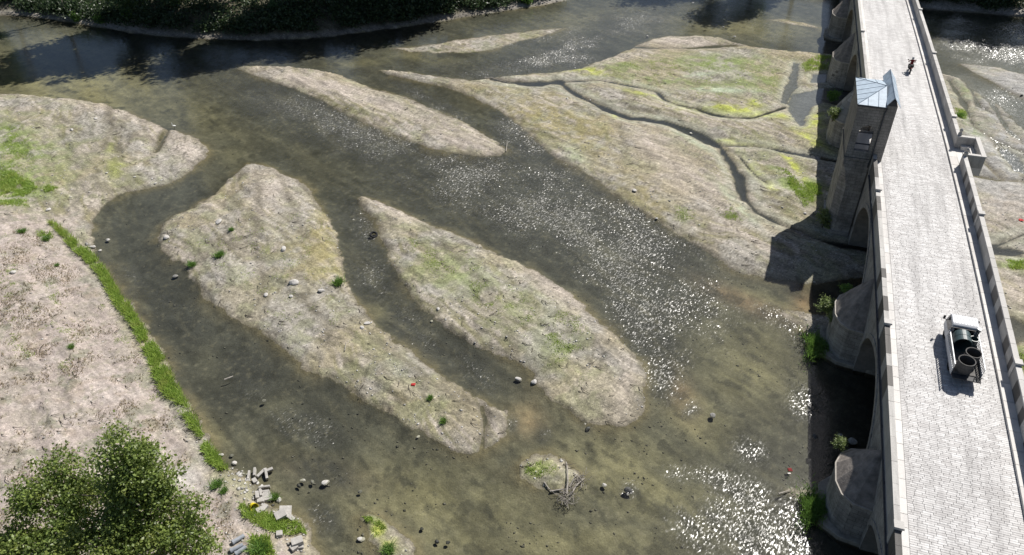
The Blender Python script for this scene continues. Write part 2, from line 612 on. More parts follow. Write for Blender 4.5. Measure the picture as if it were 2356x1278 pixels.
rows = [22.0]
while rows[-1] < 172:
    rows.append(rows[-1] + 0.0031 * sqrt(rows[-1] ** 2 + CAMH ** 2))
rows = [-1500, -300, -80, -20, 5, 15] + rows + [180, 192, 210, 240, 300, 420, 700, 1500, 4000]
GX, GY = fan(820, rows)
GZ, SD, SB, SF, PX, PY = height(GX.ravel(), GY.ravel(), True)
GX, GY = GX.ravel(), GY.ravel()


# quick lookups on the finished ground
_R = np.array(rows, float)
_T = np.concatenate([-np.array([1.15, 1.5, 2.5, 6.0, 20.0])[::-1], np.linspace(-1, 1, 820), np.array([1.15, 1.5, 2.5, 6.0, 20.0])])


def sample(arr, X, Y):
    X, Y = np.asarray(X, float), np.asarray(Y, float)
    A2 = arr.reshape(len(_R), len(_T))
    i = np.clip(np.searchsorted(_R, Y) - 1, 0, len(_R) - 2)
    fy = np.clip((Y - _R[i]) / (_R[i + 1] - _R[i]), 0, 1)
    tt = X / (np.maximum(24 + 0.62 * np.clip(Y, 0, 400), 24) * 1.12)
    k = np.clip(np.searchsorted(_T, tt) - 1, 0, len(_T) - 2)
    fx = np.clip((tt - _T[k]) / (_T[k + 1] - _T[k]), 0, 1)
    return (A2[i, k] * (1 - fx) + A2[i, k + 1] * fx) * (1 - fy) + (A2[i + 1, k] * (1 - fx) + A2[i + 1, k + 1] * fx) * fy


def gz(x, y):
    return float(sample(GZ, [x], [y])[0])


def on_ground(px, py):
    """point of the terrain seen at a photograph pixel"""
    z = 0.0
    for _ in range(5):
        x, y = G(px, py, z)
        z = max(gz(x, y), 0.0)
    return x, y, z




def blob(cx, cy, rx, ry, ang=0.0, soft=2.0):
    a = radians(ang)
    dx, dy = PX - cx, PY - cy
    u, v = (dx * cos(a) + dy * sin(a)) / rx, (-dx * sin(a) + dy * cos(a)) / ry
    return np.exp(-(u * u + v * v) ** (soft / 2))


def lerp(C, col, m):
    return C + (np.asarray(col)[None, :] - C) * np.clip(m, 0, 1)[:, None]


N1 = fbm(GX * 0.22, GY * 0.22, 101, 5)
N2 = fbm(GX * 0.9, GY * 0.9, 131, 5)
N3 = fbm(GX * 3.1, GY * 3.1, 151, 4)
FX, FY = GX * 0.80 + GY * 0.60, -GX * 0.60 + GY * 0.80       # across, along the bars
wv = (fbm(GX * 0.12, GY * 0.12, 7, 3) - 0.5) * 5
NS = fbm((FX + wv) * 1.1, FY * 0.085, 171, 4)                    # streaks with the current
NS2 = fbm((FX + wv) * 2.8, FY * 0.22, 191, 4)
hi = sstep(N3, 0.45, 0.75)

# -- dry bars
C = np.tile(np.array([0.295, 0.266, 0.212]), (len(GX), 1))
C = lerp(C, (0.225, 0.208, 0.125), sstep(NS, 0.44, 0.56) * 0.95)             # olive film
C = lerp(C, (0.40, 0.355, 0.305), sstep(NS2 * 0.6 + NS * 0.4, 0.50, 0.60) * 0.9)  # pale sand ribbons
C = lerp(C, (0.17, 0.15, 0.115), sstep(N2, 0.52, 0.66) * 0.60)               # damp gravel
C = lerp(C, (0.37, 0.355, 0.325), sstep(N1, 0.50, 0.62) * 0.5)
C = lerp(C, (0.30, 0.255, 0.15), sstep(fbm(GX * 0.16, GY * 0.16, 223, 4), 0.50, 0.62) * 0.45)
C = lerp(C, (0.20, 0.215, 0.11), sstep(fbm(GX * 0.5, GY * 0.5, 211, 4), 0.52, 0.66) * 0.40)
for cx, cy, rx, ry, an, k in ((1120, 520, 320, 30, 27, 0.9), (1290, 660, 130, 36, 36, 1.0), (900, 480, 80, 16, 30, 1.0), (1440, 880, 26, 100, 8, 0.6),
                              (430, 350, 60, 34, 20, 0.9), (300, 270, 200, 18, 14, 0.8), (620, 450, 40, 60, 60, 0.8), (590, 410, 40, 14, 50, 0.7),
                              (720, 195, 120, 14, 14, 1.0), (900, 250, 140, 18, 20, 0.8), (1060, 330, 80, 20, 14, 0.6), (1560, 98, 80, 12, 5, 1.0), (1430, 138, 60, 10, -14, .8),
                              (1560, 400, 130, 40, 40, 0.7), (1480, 330, 60, 30, 35, .6), (1200, 185, 90, 6, -4, .8), (2310, 480, 60, 60, 0, 0.8), (2330, 680, 40, 40, 0, .7)):
    C = lerp(C, (0.44, 0.385, 0.335), blob(cx, cy, rx, ry, an) * k * (0.55 + 0.6 * N2))
NL = fbm((FX + wv) * 0.75, FY * 0.07, 613, 3)
NM = fbm(GX * 0.16 + 3, GY * 0.16, 655, 4)
for NN, wd, lvs in ((NL, 0.0065, (0.40, 0.46, 0.52, 0.58)), (NM, 0.0042, (0.42, 0.47, 0.52, 0.57))):
    for lv in lvs:
        C = lerp(C, (0.135, 0.122, 0.095), np.exp(-((NN - lv) / wd) ** 2) * sstep(N1, 0.38, 0.52) * 0.7)
C = lerp(C, (0.33, 0.325, 0.315), blob(2300, 300, 150, 190, 0, 4) * 0.35 + blob(2300, 300, 150, 190, 0, 4) * 0.6 * sstep(N1 + N2, 0.8, 1.1))
# algae and young growth stains
for cx, cy, rx, ry, an, k, col in ((30, 340, 90, 40, 20, 1.0, 0), (40, 430, 80, 40, 10, 0.8, 0), (60, 380, 120, 70, 0, 0.4, 0),
                                   (270, 395, 26, 30, 0, .8, 2), (258, 335, 14, 26, 10, .7, 2), (372, 326, 9, 34, 25, .9, 3),
                                   (1660, 150, 130, 18, 2, 0.8, 0), (1740, 195, 60, 14, 0, .7, 0), (1430, 160, 60, 14, 4, 0.6, 0), (1500, 190, 80, 10, 4, .7, 0), (1620, 205, 160, 14, 4, .5, 0),
                                   (1700, 260, 120, 9, 4, 1.3, 1), (1680, 330, 60, 5, 8, .8, 1), (1830, 395, 50, 8, 50, 1.0, 1), (1500, 225, 60, 6, 14, .7, 1), (1735, 240, 22, 7, 12, .9, 1), (1760, 415, 45, 10, 48, 1.0, 1), (1800, 420, 60, 11, 50, .9, 0),
                                   (1720, 380, 36, 7, 48, 1.0, 1), (1870, 285, 26, 26, 0, .8, 1), (1865, 440, 30, 22, 30, .8, 0), (1415, 270, 8, 6, 0, 1.0, 1),
                                   (1350, 168, 40, 8, 5, .8, 1), (1870, 330, 50, 10, 35, .7, 1), (1550, 287, 60, 8, 22, .6, 4), (1600, 330, 80, 10, 32, .5, 4),
                                   (1660, 215, 90, 6, 3, .8, 4), (1600, 180, 60, 5, -6, .6, 4), (1700, 480, 60, 10, 45, .6, 4), (1320, 360, 40, 14, 40, .7, 4),
                                   (1240, 1085, 40, 20, 0, .8, 0), (1270, 1090, 60, 30, 0, .5, 2), (870, 1220, 26, 50, -25, .8, 1), (850, 1195, 20, 12, 0, .9, 0),
                                   (1320, 300, 150, 60, 32, .42, 5), (1210, 260, 110, 30, 30, .35, 5), (1500, 470, 110, 30, 38, .35, 5), (760, 560, 40, 120, -14, .4, 5),
                                   (700, 600, 130, 90, 50, .30, 5), (1000, 620, 90, 60, 50, .35, 0), (1070, 640, 60, 40, 40, .35, 0), (1180, 720, 120, 70, 42, .22, 0), (1290, 800, 50, 70, 0, .3, 0),
                                   (940, 860, 120, 30, 40, .28, 0), (2230, 210, 40, 20, 0, .5, 0), (2230, 300, 40, 30, 30, .5, 0), (2330, 615, 36, 22, 0, .8, 0), (2345, 830, 30, 40, 0, .7, 0),
                                   (760, 235, 60, 10, 24, .8, 3), (1255, 193, 40, 8, 0, .8, 3), (620, 205, 40, 8, 16, .5, 5)):
    col = [(0.20, 0.24, 0.095), (0.40, 0.43, 0.10), (0.24, 0.25, 0.10), (0.075, 0.07, 0.03), (0.36, 0.40, 0.29), (0.27, 0.235, 0.10)][col]
    C = lerp(C, col, blob(cx, cy, rx, ry, an) * k * (0.25 + 1.2 * sstep(N2, 0.36, 0.62)))
# drainage streaks and damp hollows
DAMP = [([(590, 400), (600, 470), (590, 560), (605, 640), (612, 690)], 0.5), ([(640, 400), (670, 470), (700, 560)], .4), ([(700, 690), (740, 740), (770, 800)], .5), ([(850, 770), (920, 830), (1000, 890), (1080, 930)], .5),
        ([(560, 400), (540, 450), (560, 540)], 0.3), ([(1010, 560), (1090, 640), (1160, 740), (1190, 820)], .35), ([(250, 240), (262, 300), (240, 350)], .6), ([(300, 270), (270, 320), (280, 380)], .4),
        ([(1350, 225), (1420, 250), (1500, 262), (1600, 300)], .6), ([(1215, 195), (1320, 230), (1400, 275), (1440, 330), (1430, 400)], .25), ([(1540, 260), (1600, 300), (1660, 320)], .5)]
for pts, k in DAMP:
    d = d_line(GX, GY, GP(pts), 6.0)
    C = lerp(C, (0.145, 0.128, 0.095), np.exp(-(d / 0.55) ** 2) * k * 1.4 * (0.4 + N2))
# left bank: dry dusty earth with weeds
lb = sstep(PY + (N1 - 0.5) * 90, 470, 540) * sstep(SB, 0.8, 2.2)
E1 = fbm(GX * 0.5 + 7, GY * 0.5, 301, 5)
D = np.tile(np.array([0.375, 0.32, 0.285]), (len(GX), 1))
D = lerp(D, (0.30, 0.265, 0.225), sstep(E1, 0.5, 0.66) * 0.8)
D = lerp(D, (0.42, 0.37, 0.335), sstep(N2, 0.50, 0.68) * 0.6)
D = lerp(D, (0.225, 0.205, 0.155), sstep(N3, 0.54, 0.72) * 0.7)
D = lerp(D, (0.17, 0.18, 0.12), sstep(fbm(GX * 0.8, GY * 0.8, 331, 5), 0.58, 0.70) * 0.55)
D = lerp(D, (0.33, 0.26, 0.19), sstep(fbm(GX * 0.6, GY * 0.6, 351, 4), 0.60, 0.72) * 0.3)
D = lerp(D, (0.50, 0.48, 0.44), blob(420, 1105, 60, 30, 20) * 0.7)
C = C * (1 - lb[:, None]) + D * lb[:, None]
# far bank: leaf litter under the wood
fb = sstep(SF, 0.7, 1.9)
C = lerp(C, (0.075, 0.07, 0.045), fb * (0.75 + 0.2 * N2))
C = lerp(C, (0.17, 0.155, 0.14), sstep(SF, 0.0, 0.4) * (1 - fb) * 0.85)  # pale margin painted darker, tree shade put into the colour
C = lerp(C, (0.38, 0.35, 0.32), (blob(200, 58, 150, 30, 8) + blob(1230, 14, 80, 20, -8) + blob(2300, 20, 200, 30)) * sstep(SF, 0.0, 0.5) * (1 - sstep(SF, 2.0, 3.6)) * (0.3 + 0.8 * N3))  # left pale on the open stretches, sunlight painted into the margin
# damp margin at the water's edge
edge = np.exp(-(np.maximum(SD, 0) / (0.10 + 0.75 * N1 ** 2)) ** 1.4)
C = lerp(C, (0.115, 0.10, 0.07), np.where(SD > -0.2, edge * 0.85, 0))

# places where the current breaks into ripples (plan pixels: centre, radii, angle, strength)
RIF = ((1150, 440, 460, 95, 24, 1.1), (1380, 540, 300, 110, 36, 1.1), (1470, 660, 140, 90, 60, 1.1), (800, 300, 360, 70, 22, 1.0), (1500, 760, 70, 110, -30, 0.85), (1520, 860, 50, 70, 0, 0.8),
                              (1080, 850, 80, 34, 36, 0.9), (950, 760, 110, 40, 46, 0.95), (860, 640, 60, 80, -20, 0.85), (840, 520, 50, 80, -20, 0.8), (800, 300, 260, 50, 22, 0.45), (1200, 320, 90, 70, 40, 0.95), (1000, 240, 110, 22, 28, .9),
                              (1180, 155, 190, 30, -4, 1.1), (1290, 130, 150, 44, -18, 1.0), (1400, 60, 250, 50, -10, 0.6), (1200, 100, 160, 26, -8, .6), (1640, 90, 120, 14, 0, .4), (2280, 120, 160, 40, 6, 0.6), (2290, 70, 120, 16, 4, .8), (2300, 240, 120, 50, 30, .5), (2310, 340, 80, 60, 30, .7),
                              (1850, 770, 60, 40, 40, 0.55), (1790, 730, 90, 30, 30, 0.4), (1850, 930, 46, 40, 60, 0.42), (1720, 1035, 46, 30, 30, 0.6), (1660, 1105, 90, 26, 14, 0.5), (1720, 1140, 60, 40, 40, .55), (1560, 1090, 50, 20, 20, .4), (1650, 1175, 50, 40, 40, 0.55), (1740, 1230, 70, 50, 40, 0.65),
                              (1850, 1230, 50, 90, -20, .6), (1590, 940, 24, 20, -40, .6), (1600, 1220, 80, 50, 20, .38), (1250, 1000, 24, 24, 40, .6), (1180, 975, 20, 30, 20, .6), (1450, 1125, 24, 20, 0, .6),
                              (300, 640, 70, 60, 40, 0.75), (400, 720, 100, 60, 40, 0.75), (560, 860, 110, 70, 40, 0.75), (700, 980, 120, 50, 20, 0.9), (740, 1080, 90, 50, 20, .85), (740, 1190, 50, 40, 40, .85), (430, 520, 60, 40, -40, .35), (1350, 980, 20, 16, 20, .6))

# -- the bed under water
B = np.tile(np.array([0.068, 0.068, 0.060]), (len(GX), 1))
silt = np.zeros(len(GX))
for cx, cy, rx, ry, an, k in ((150, 190, 300, 70, 6, 1.15), (420, 240, 160, 50, 20, 0.7), (180, 110, 120, 30, 10, 1.0), (620, 300, 180, 40, 22, 0.25), (1000, 1150, 380, 110, 8, 0.75), (700, 1050, 150, 80, 20, 0.5), (1450, 1090, 260, 110, 20, 0.75),
                              (1600, 950, 120, 60, 40, 0.8), (1720, 820, 160, 120, 30, 0.75), (1760, 690, 120, 30, 20, 0.8), (1420, 590, 90, 22, 25, 0.7), (870, 705, 26, 30, 0, 1.0), (850, 740, 60, 10, 40, .8), (1290, 60, 160, 30, -12, 0.9), (1700, 60, 200, 30, 3, 0.8),
                              (2250, 75, 160, 22, 4, 0.8), (980, 130, 80, 10, 6, 0.8), (820, 140, 80, 10, -4, .6), (500, 840, 60, 40, 40, 0.4), (640, 940, 80, 40, 30, .5), (1200, 960, 60, 40, -20, .5), (1560, 870, 60, 40, 40, .5), (1000, 250, 40, 14, 30, .5), (480, 1000, 60, 40, 40, .6),
                              (1190, 1240, 500, 60, 0, .7), (300, 420, 60, 20, -20, .3), (540, 350, 40, 30, 0, .4)):
    silt = np.maximum(silt, blob(cx, cy, rx, ry, an) * k)
B = lerp(B, (0.175, 0.160, 0.098), silt * (0.68 + 0.5 * fbm(GX * 0.35, GY * 0.35, 401, 4)))
B = lerp(B, (0.26, 0.18, 0.12), (blob(1720, 690, 130, 18, 24) * 0.9 + blob(1560, 890, 70, 30, 60) * 0.7 + blob(1210, 960, 40, 36, 0) * 0.6 + blob(1850, 700, 26, 34, 0) * 0.9 + blob(740, 1080, 100, 30, 10) * 0.35) * (0.4 + N2))
rk = np.zeros(len(GX))
for cx, cy, rx, ry, an, k in RIF:
    rk = np.maximum(rk, blob(cx, cy, rx, ry, an) * min(k, 1.0))
B = lerp(B, (0.047, 0.048, 0.046), np.clip(rk * 1.4, 0, 0.92))
streak = fbm((FX + wv * 0.35) * 1.6, FY * 0.12, 421, 5)
B = lerp(B, (0.045, 0.045, 0.040), sstep(streak, 0.48, 0.68) * 0.30)
B = lerp(B, (0.045, 0.045, 0.038), sstep(N2, 0.54, 0.70) * 0.35)
B = lerp(B, (0.19, 0.17, 0.115), sstep(streak, 0.46, 0.30) * 0.12)
B = lerp(B, (0.12, 0.11, 0.085), sstep(N3, 0.62, 0.78) * 0.5)
mot = fbm(GX * 0.4, GY * 0.4, 881, 4, 0.6)
B = B * (0.86 + 0.30 * sstep(mot, 0.34, 0.64))[:, None]
B = lerp(B, (0.035, 0.035, 0.03), sstep(fbm(FX * 1.3, FY * 0.7, 905, 4), 0.62, 0.70) * 0.55)
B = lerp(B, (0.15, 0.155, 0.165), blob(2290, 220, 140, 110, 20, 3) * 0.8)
shal = np.exp(-(np.maximum(-SD, 0) / 0.55) ** 1.2)
B = lerp(B, (0.165, 0.14, 0.09), shal * (0.10 + 0.75 * sstep(N1, 0.42, 0.6)))
CD = np.full(len(GX), 9.0)
for pts, w0, w1 in CHANW[:9]:
    CD = np.minimum(CD, d_line(GX, GY, pts, 6.0) - (w0 + w1) / 2)
for q in POOLW:
    CD = np.minimum(CD, -sd_poly(GX, GY, q, 6.0))
crust = np.exp(-((CD - 0.35) / 0.55) ** 2) * (SD > 0.0)
C = lerp(C, (0.37, 0.375, 0.30), crust * (0.1 + 0.75 * N2))
B = lerp(B, (0.026, 0.028, 0.033), np.exp(-(np.maximum(CD, 0) / 0.4) ** 2) * 0.9)
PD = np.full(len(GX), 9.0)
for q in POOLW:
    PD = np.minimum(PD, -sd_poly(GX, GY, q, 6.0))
B = lerp(B, (0.135, 0.14, 0.16), (PD < 0.3) * 0.95)  # pool beds tinted blue-grey: the sky's reflection put into the bed colour
B = B * (1.30 + 0.35 * np.clip(silt, 0, 1))[:, None]
wet = sstep(SD, 0.06, -0.10)
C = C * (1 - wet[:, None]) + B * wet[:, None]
C = C * (0.80 + 0.40 * N3)[:, None]
C = np.clip(C, 0.012, 0.6)

nr, nc = len(rows), len(GX) // len(rows)
idx = np.arange(nr * nc).reshape(nr, nc)
GF = np.stack([idx[:-1, :-1], idx[:-1, 1:], idx[1:, 1:], idx[1:, :-1]], -1).reshape(-1, 4)

t = NT('river_ground')
at = t.n('ShaderNodeAttribute', attribute_name='soil')
wt = t.n('ShaderNodeAttribute', attribute_name='wet')
sb_ = t.n('ShaderNodeAttribute', attribute_name='submerged')
c = t.coord('Object')
vo = t.n('ShaderNodeTexVoronoi')
vo.inputs['Scale'].default_value = 7.0
vo.inputs['Randomness'].default_value = 1.0
t.l(c, vo.inputs['Vector'])
gx = t.n('ShaderNodeSeparateColor')
t.l(vo.outputs['Color'], gx.inputs[0])
peb = t.ramp(gx.outputs[0], [(0.0, 0.80), (0.6, 0.98), (0.90, 1.06), (0.98, 1.35)])
dry = t.math('MULTIPLY_ADD', sb_.outputs['Fac'], -0.52, 1.0)
col = t.mix(dry, at.outputs['Color'], peb, 'MULTIPLY')
spk = t.noise(c, 11.0, 2, 0.6)
col = t.mix(dry, col, t.ramp(spk, [(0.30, 0.42), (0.40, 0.96), (0.62, 1.04), (0.74, 1.55)]), 'MULTIPLY')
mid = t.noise(t.flow(c, radians(-38), 0.28, 1.5), 1.0, 4, 0.7)
col = t.mix(dry, col, t.ramp(mid, [(0.34, 0.70), (0.50, 1.0), (0.68, 1.25)]), 'MULTIPLY')
fine = t.noise(c, 2.6, 4, 0.75)
col = t.mix(dry, col, t.ramp(fine, [(0.30, 0.74), (0.70, 1.26)]), 'MULTIPLY')
hh = t.math('ADD', t.math('MULTIPLY', vo.outputs['Distance'], -0.6), fine)
rg = t.math('MULTIPLY_ADD', wt.outputs['Fac'], -0.3, 0.92)
MATS['ground'] = t.out(t.principled(col, rg, t.bump(hh, 1.0, 0.035), 0.25))

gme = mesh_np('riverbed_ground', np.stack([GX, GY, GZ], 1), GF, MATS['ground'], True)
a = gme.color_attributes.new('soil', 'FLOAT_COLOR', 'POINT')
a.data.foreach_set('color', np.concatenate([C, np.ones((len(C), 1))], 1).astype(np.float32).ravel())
a = gme.attributes.new('submerged', 'FLOAT', 'POINT')
a.data.foreach_set('value', np.maximum(wet, lb * 0.35).astype(np.float32))
a = gme.attributes.new('wet', 'FLOAT', 'POINT')
a.data.foreach_set('value', (edge * (SD > 0)).astype(np.float32))
go = bpy.data.objects.new('ground', gme)
link(go)
tag(go, 'gravel bars, dusty bank and river bed of the shallow braided river', kind='structure')

# ------------------------------------------------------------------ water surface
wrows = [22.0]
while wrows[-1] < 172:
    wrows.append(wrows[-1] + 0.009 * sqrt(wrows[-1] ** 2 + CAMH ** 2))
wrows = [-1500, -80, 5] + wrows + [200, 300, 700]
WX, WY = fan(240, wrows)
WX, WY = WX.ravel(), WY.ravel()
PX, PY = PXY(WX, WY)
rif = np.full(len(WX), 0.055)
for cx, cy, rx, ry, an, k in RIF:
    a = radians(an)
    u, v = ((PX - cx) * cos(a) + (PY - cy) * sin(a)) / rx, (-(PX - cx) * sin(a) + (PY - cy) * cos(a)) / ry
    rif = np.maximum(rif, k * np.exp(-(u * u + v * v)))
rif = rif * (0.62 + 0.62 * sstep(fbm(WX * 0.30, WY * 0.30, 511, 4), 0.34, 0.62))
nr, nc = len(wrows), len(WX) // len(wrows)
idx = np.arange(nr * nc).reshape(nr, nc)
WF = np.stack([idx[:-1, :-1], idx[:-1, 1:], idx[1:, 1:], idx[1:, :-1]], -1).reshape(-1, 4)
t = NT('river_water')
ra = t.n('ShaderNodeAttribute', attribute_name='riffle')
c = t.coord('Object')
m1 = t.flow(c, radians(-38), 7.6, 3.0)
w1 = t.noise(m1, 1.0, 2, 0.5, out=1, dist=0.5)
w2 = t.noise(t.flow(c, radians(-20), 9.0, 5.0), 1.0, 1, 0.5, out=1)
wv1 = t.n('ShaderNodeVectorMath', operation='SUBTRACT')
t.l(w1, wv1.inputs[0])
wv1.inputs[1].default_value = (0.5, 0.5, 0.5)
wv2 = t.n('ShaderNodeVectorMath', operation='SUBTRACT')
t.l(w2, wv2.inputs[0])
wv2.inputs[1].default_value = (0.5, 0.5, 0.5)
sc2 = t.n('ShaderNodeVectorMath', operation='SCALE')
t.l(wv2.outputs[0], sc2.inputs[0])
sc2.inputs['Scale'].default_value = 0.45
ad = t.n('ShaderNodeVectorMath', operation='ADD')
t.l(wv1.outputs[0], ad.inputs[0])
t.l(sc2.outputs[0], ad.inputs[1])
sc1 = t.n('ShaderNodeVectorMath', operation='SCALE')
t.l(ad.outputs[0], sc1.inputs[0])
t.l(t.math('MULTIPLY', ra.outputs['Fac'], 2.1), sc1.inputs['Scale'])
fl = t.n('ShaderNodeVectorMath', operation='MULTIPLY')
t.l(sc1.outputs[0], fl.inputs[0])
fl.inputs[1].default_value = (1, 1, 0)
up_ = t.n('ShaderNodeVectorMath', operation='ADD')
t.l(fl.outputs[0], up_.inputs[0])
up_.inputs[1].default_value = (0, 0, 1)
nv = t.n('ShaderNodeVectorMath', operation='NORMALIZE')
t.l(up_.outputs[0], nv.inputs[0])
nb = nv.outputs[0]
fr = t.n('ShaderNodeFresnel')
fr.inputs['IOR'].default_value = 1.33
gl = t.n('ShaderNodeBsdfGlossy')
t.l(t.math('MULTIPLY_ADD', ra.outputs['Fac'], 0.26, 0.14), gl.inputs['Roughness'])
t.l(nb, gl.inputs['Normal'])
tr = t.n('ShaderNodeBsdfTransparent')
tr.inputs['Color'].default_value = (0.86, 0.87, 0.80, 1)
ms = t.n('ShaderNodeMixShader')
t.l(t.math('MULTIPLY', fr.outputs[0], 1.25, clamp=True), ms.inputs[0])
t.l(tr.outputs[0], ms.inputs[1])
t.l(gl.outputs[0], ms.inputs[2])
MATS['water'] = t.out(ms.outputs[0])
wme = mesh_np('water', np.stack([WX, WY, np.zeros(len(WX))], 1), WF, MATS['water'], True)
a = wme.attributes.new('riffle', 'FLOAT', 'POINT')
a.data.foreach_set('value', rif.astype(np.float32))
wob = bpy.data.objects.new('river_water', wme)
link(wob)
tag(wob, 'shallow braided river water with sparkling riffles', kind='structure')
# ------------------------------------------------------------------ the stone bridge: local frame x = across (to the right), y = along (away), z = up
AZ = radians(18.4)
_pS = [-40, 0, 20, 31, 39, 48, 57, 66, 80, 110, 130, 160, 200]
_pZ = [2.6, 4.2, 5.4, 6.4, 7.1, 7.75, 8.25, 8.6, 8.9, 8.9, 8.75, 8.2, 7.2]


def dk(s):
    """height of the roadway, smoothed"""
    return float(np.mean([np.interp(s + q, _pS, _pZ) for q in (-4, -2, 0, 2, 4)]))


def BW(o, s, z):
    """bridge frame to world"""
    return (s * sin(AZ) + o * cos(AZ), s * cos(AZ) - o * sin(AZ), z)


stone('bridge_stone', (0.36, 0.345, 0.32), (0.44, 0.42, 0.395), 0.8, 0.36, 0.012, 0.45)
stone('pier_stone', (0.32, 0.30, 0.275), (0.42, 0.395, 0.365), 0.7, 0.34, 0.012, 0.55)
stone('kiosk_stone', (0.27, 0.255, 0.235), (0.34, 0.32, 0.295), 0.62, 0.27, 0.014, 0.40)
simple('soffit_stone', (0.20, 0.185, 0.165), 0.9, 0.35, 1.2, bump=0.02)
simple('cap_stone', (0.27, 0.24, 0.215), 0.92, 0.45, 1.6, bump=0.03, bscale=7)
simple('cap_rim', (0.40, 0.37, 0.33), 0.9, 0.25, 3.0, bump=0.01)
simple('apron_concrete', (0.32, 0.295, 0.25), 0.9, 0.4, 1.3, bump=0.02)
simple('lead_grey', (0.05, 0.055, 0.065), 0.5, 0.2, 5.0)
simple('bed_mortar', (0.36, 0.345, 0.33), 0.95, 0.3, 3.0)


def piece_stone(name, lo, hi, spread=1.0, rough=0.75, spec=0.3, stainscale=0.35, stain=(0.33, 0.32, 0.31), stfac=0.5):
    """stone whose tint changes from piece to piece"""
    t = NT(name)
    oi = t.n('ShaderNodeObjectInfo')
    ge = t.n('ShaderNodeNewGeometry')
    r = t.math('FRACT', t.math('ADD', oi.outputs['Random'], t.math('MULTIPLY', ge.outputs['Random Per Island'], 3.17)))
    col = t.mix(r, (*lo, 1), (*hi, 1))
    c = ge.outputs['Position']
    n1 = t.noise(t.flow(c, -AZ, 2.0, 0.14), stainscale, 5, 0.65)
    col = t.mix(t.math('MULTIPLY', t.ramp(n1, [(0.45, 0.0), (0.68, 1.0)]), stfac), col, (*stain, 1))
    n2 = t.noise(c, 14.0, 4, 0.7)
    col = t.mix(0.3, col, t.ramp(n2, [(0.3, 0.3), (0.7, 0.75)]), 'OVERLAY')
    MATS[name] = t.out(t.principled(col, rough, t.bump(n2, 1.0, 0.008), spec))
    return MATS[name]


piece_stone('paver_stone', (0.43, 0.415, 0.405), (0.62, 0.61, 0.60), rough=0.6, spec=0.4, stfac=0.7, stain=(0.29, 0.28, 0.275), stainscale=0.7)
piece_stone('border_stone', (0.56, 0.54, 0.52), (0.66, 0.645, 0.62), rough=0.7)
piece_stone('kerb_stone', (0.54, 0.515, 0.49), (0.66, 0.64, 0.61), rough=0.7)
piece_stone('parapet_pale', (0.40, 0.385, 0.365), (0.50, 0.485, 0.46), stain=(0.20, 0.19, 0.18), stfac=0.55, stainscale=1.2)
piece_stone('parapet_dark', (0.10, 0.095, 0.09), (0.17, 0.16, 0.15), stain=(0.06, 0.055, 0.05), stfac=0.5, stainscale=1.2)
piece_stone('coping_pale', (0.44, 0.425, 0.40), (0.56, 0.54, 0.515), stfac=0.35)

bridge = thing('stone_bridge', 'long grey stone arch bridge with pale paved roadway crossing the shallow river', 'bridge', (0, 0, 0), -AZ)
O_FL, O_PI, O_BORD, O_KERB, O_RPI, O_FR = 11.55, 11.90, 12.50, 18.60, 19.25, 19.55      # offsets of the long lines across the deck
S0, S1 = -30.0, 190.0
PIERS = [(-20, 3.0), (1, 3.0), (19.5, 3.0), (38.4, 3.1), (56.2, 3.3), (76.6, 4.2), (97, 3.8), (118, 3.6), (139, 3.4), (158, 3.2), (176, 3.2)]
ZS = 2.2     # springing height


def under(s):
    """underside of the masonry at s (None inside a pier)"""
    for i in range(len(PIERS) - 1):
        a, b = PIERS[i][0] + PIERS[i][1], PIERS[i + 1][0] - PIERS[i + 1][1]
        if a < s < b:
            m, hw = (a + b) / 2, (b - a) / 2
            crown = dk(m) - 1.75
            x = min(abs(s - m) / hw, 1.0)
            e = sqrt(max(0.0, 1 - x ** 2.1))
            e = 0.90 * e + 0.10 * (1 - x)            # a slightly pointed crown
            return ZS + (crown - ZS) * e
    return None


# stone walls: left face, right face, and the arch soffits, sampled along the bridge
ss = []
for i in range(len(PIERS)):
    c0, hw = PIERS[i]
    ss += [c0 - hw, c0, c0 + hw]
    if i < len(PIERS) - 1:
        a, b = c0 + hw, PIERS[i + 1][0] - PIERS[i + 1][1]
        ss += [(a + b) / 2 - (b - a) / 2 * cos(pi * k / 30) for k in range(1, 30)]
ss = sorted(ss)


def low(s):
    u = under(s)
    return -0.6 if u is None else u


def zun(s, side=0):
    return low(s)


for nm, oo, flip in (('spandrel_wall', O_FL + 0.06, 0), ('spandrel_wall', O_FR - 0.06, 1)):
    m = MB()
    V, F = [], []
    for s in ss:
        u = under(s)
        V += [(oo, s, ZS - 2.9 if u is None else u), (oo, s, dk(s) - 0.70)]
    # piers: duplicate samples at the pier edges are joined by the steep wall, so build quads segment by segment
    for i in range(len(ss) - 1):
        F.append((2 * i, 2 * i + 2, 2 * i + 3, 2 * i + 1))
    # replace the sloping jump next to a pier by a vertical one
    for i, s in enumerate(ss):
        for c0, hw in PIERS:
            if abs(abs(s - c0) - hw) < 1e-6:
                V[2 * i] = (oo, s, ZS)
    m.add(V, F)
    for c0, hw in PIERS:
        m.add([(oo, c0 - hw, -0.7), (oo, c0 + hw, -0.7), (oo, c0 + hw, ZS), (oo, c0, ZS), (oo, c0 - hw, ZS)], [(0, 1, 2, 3, 4)])
    w = m.build(nm, MATS['bridge_stone'], bridge)
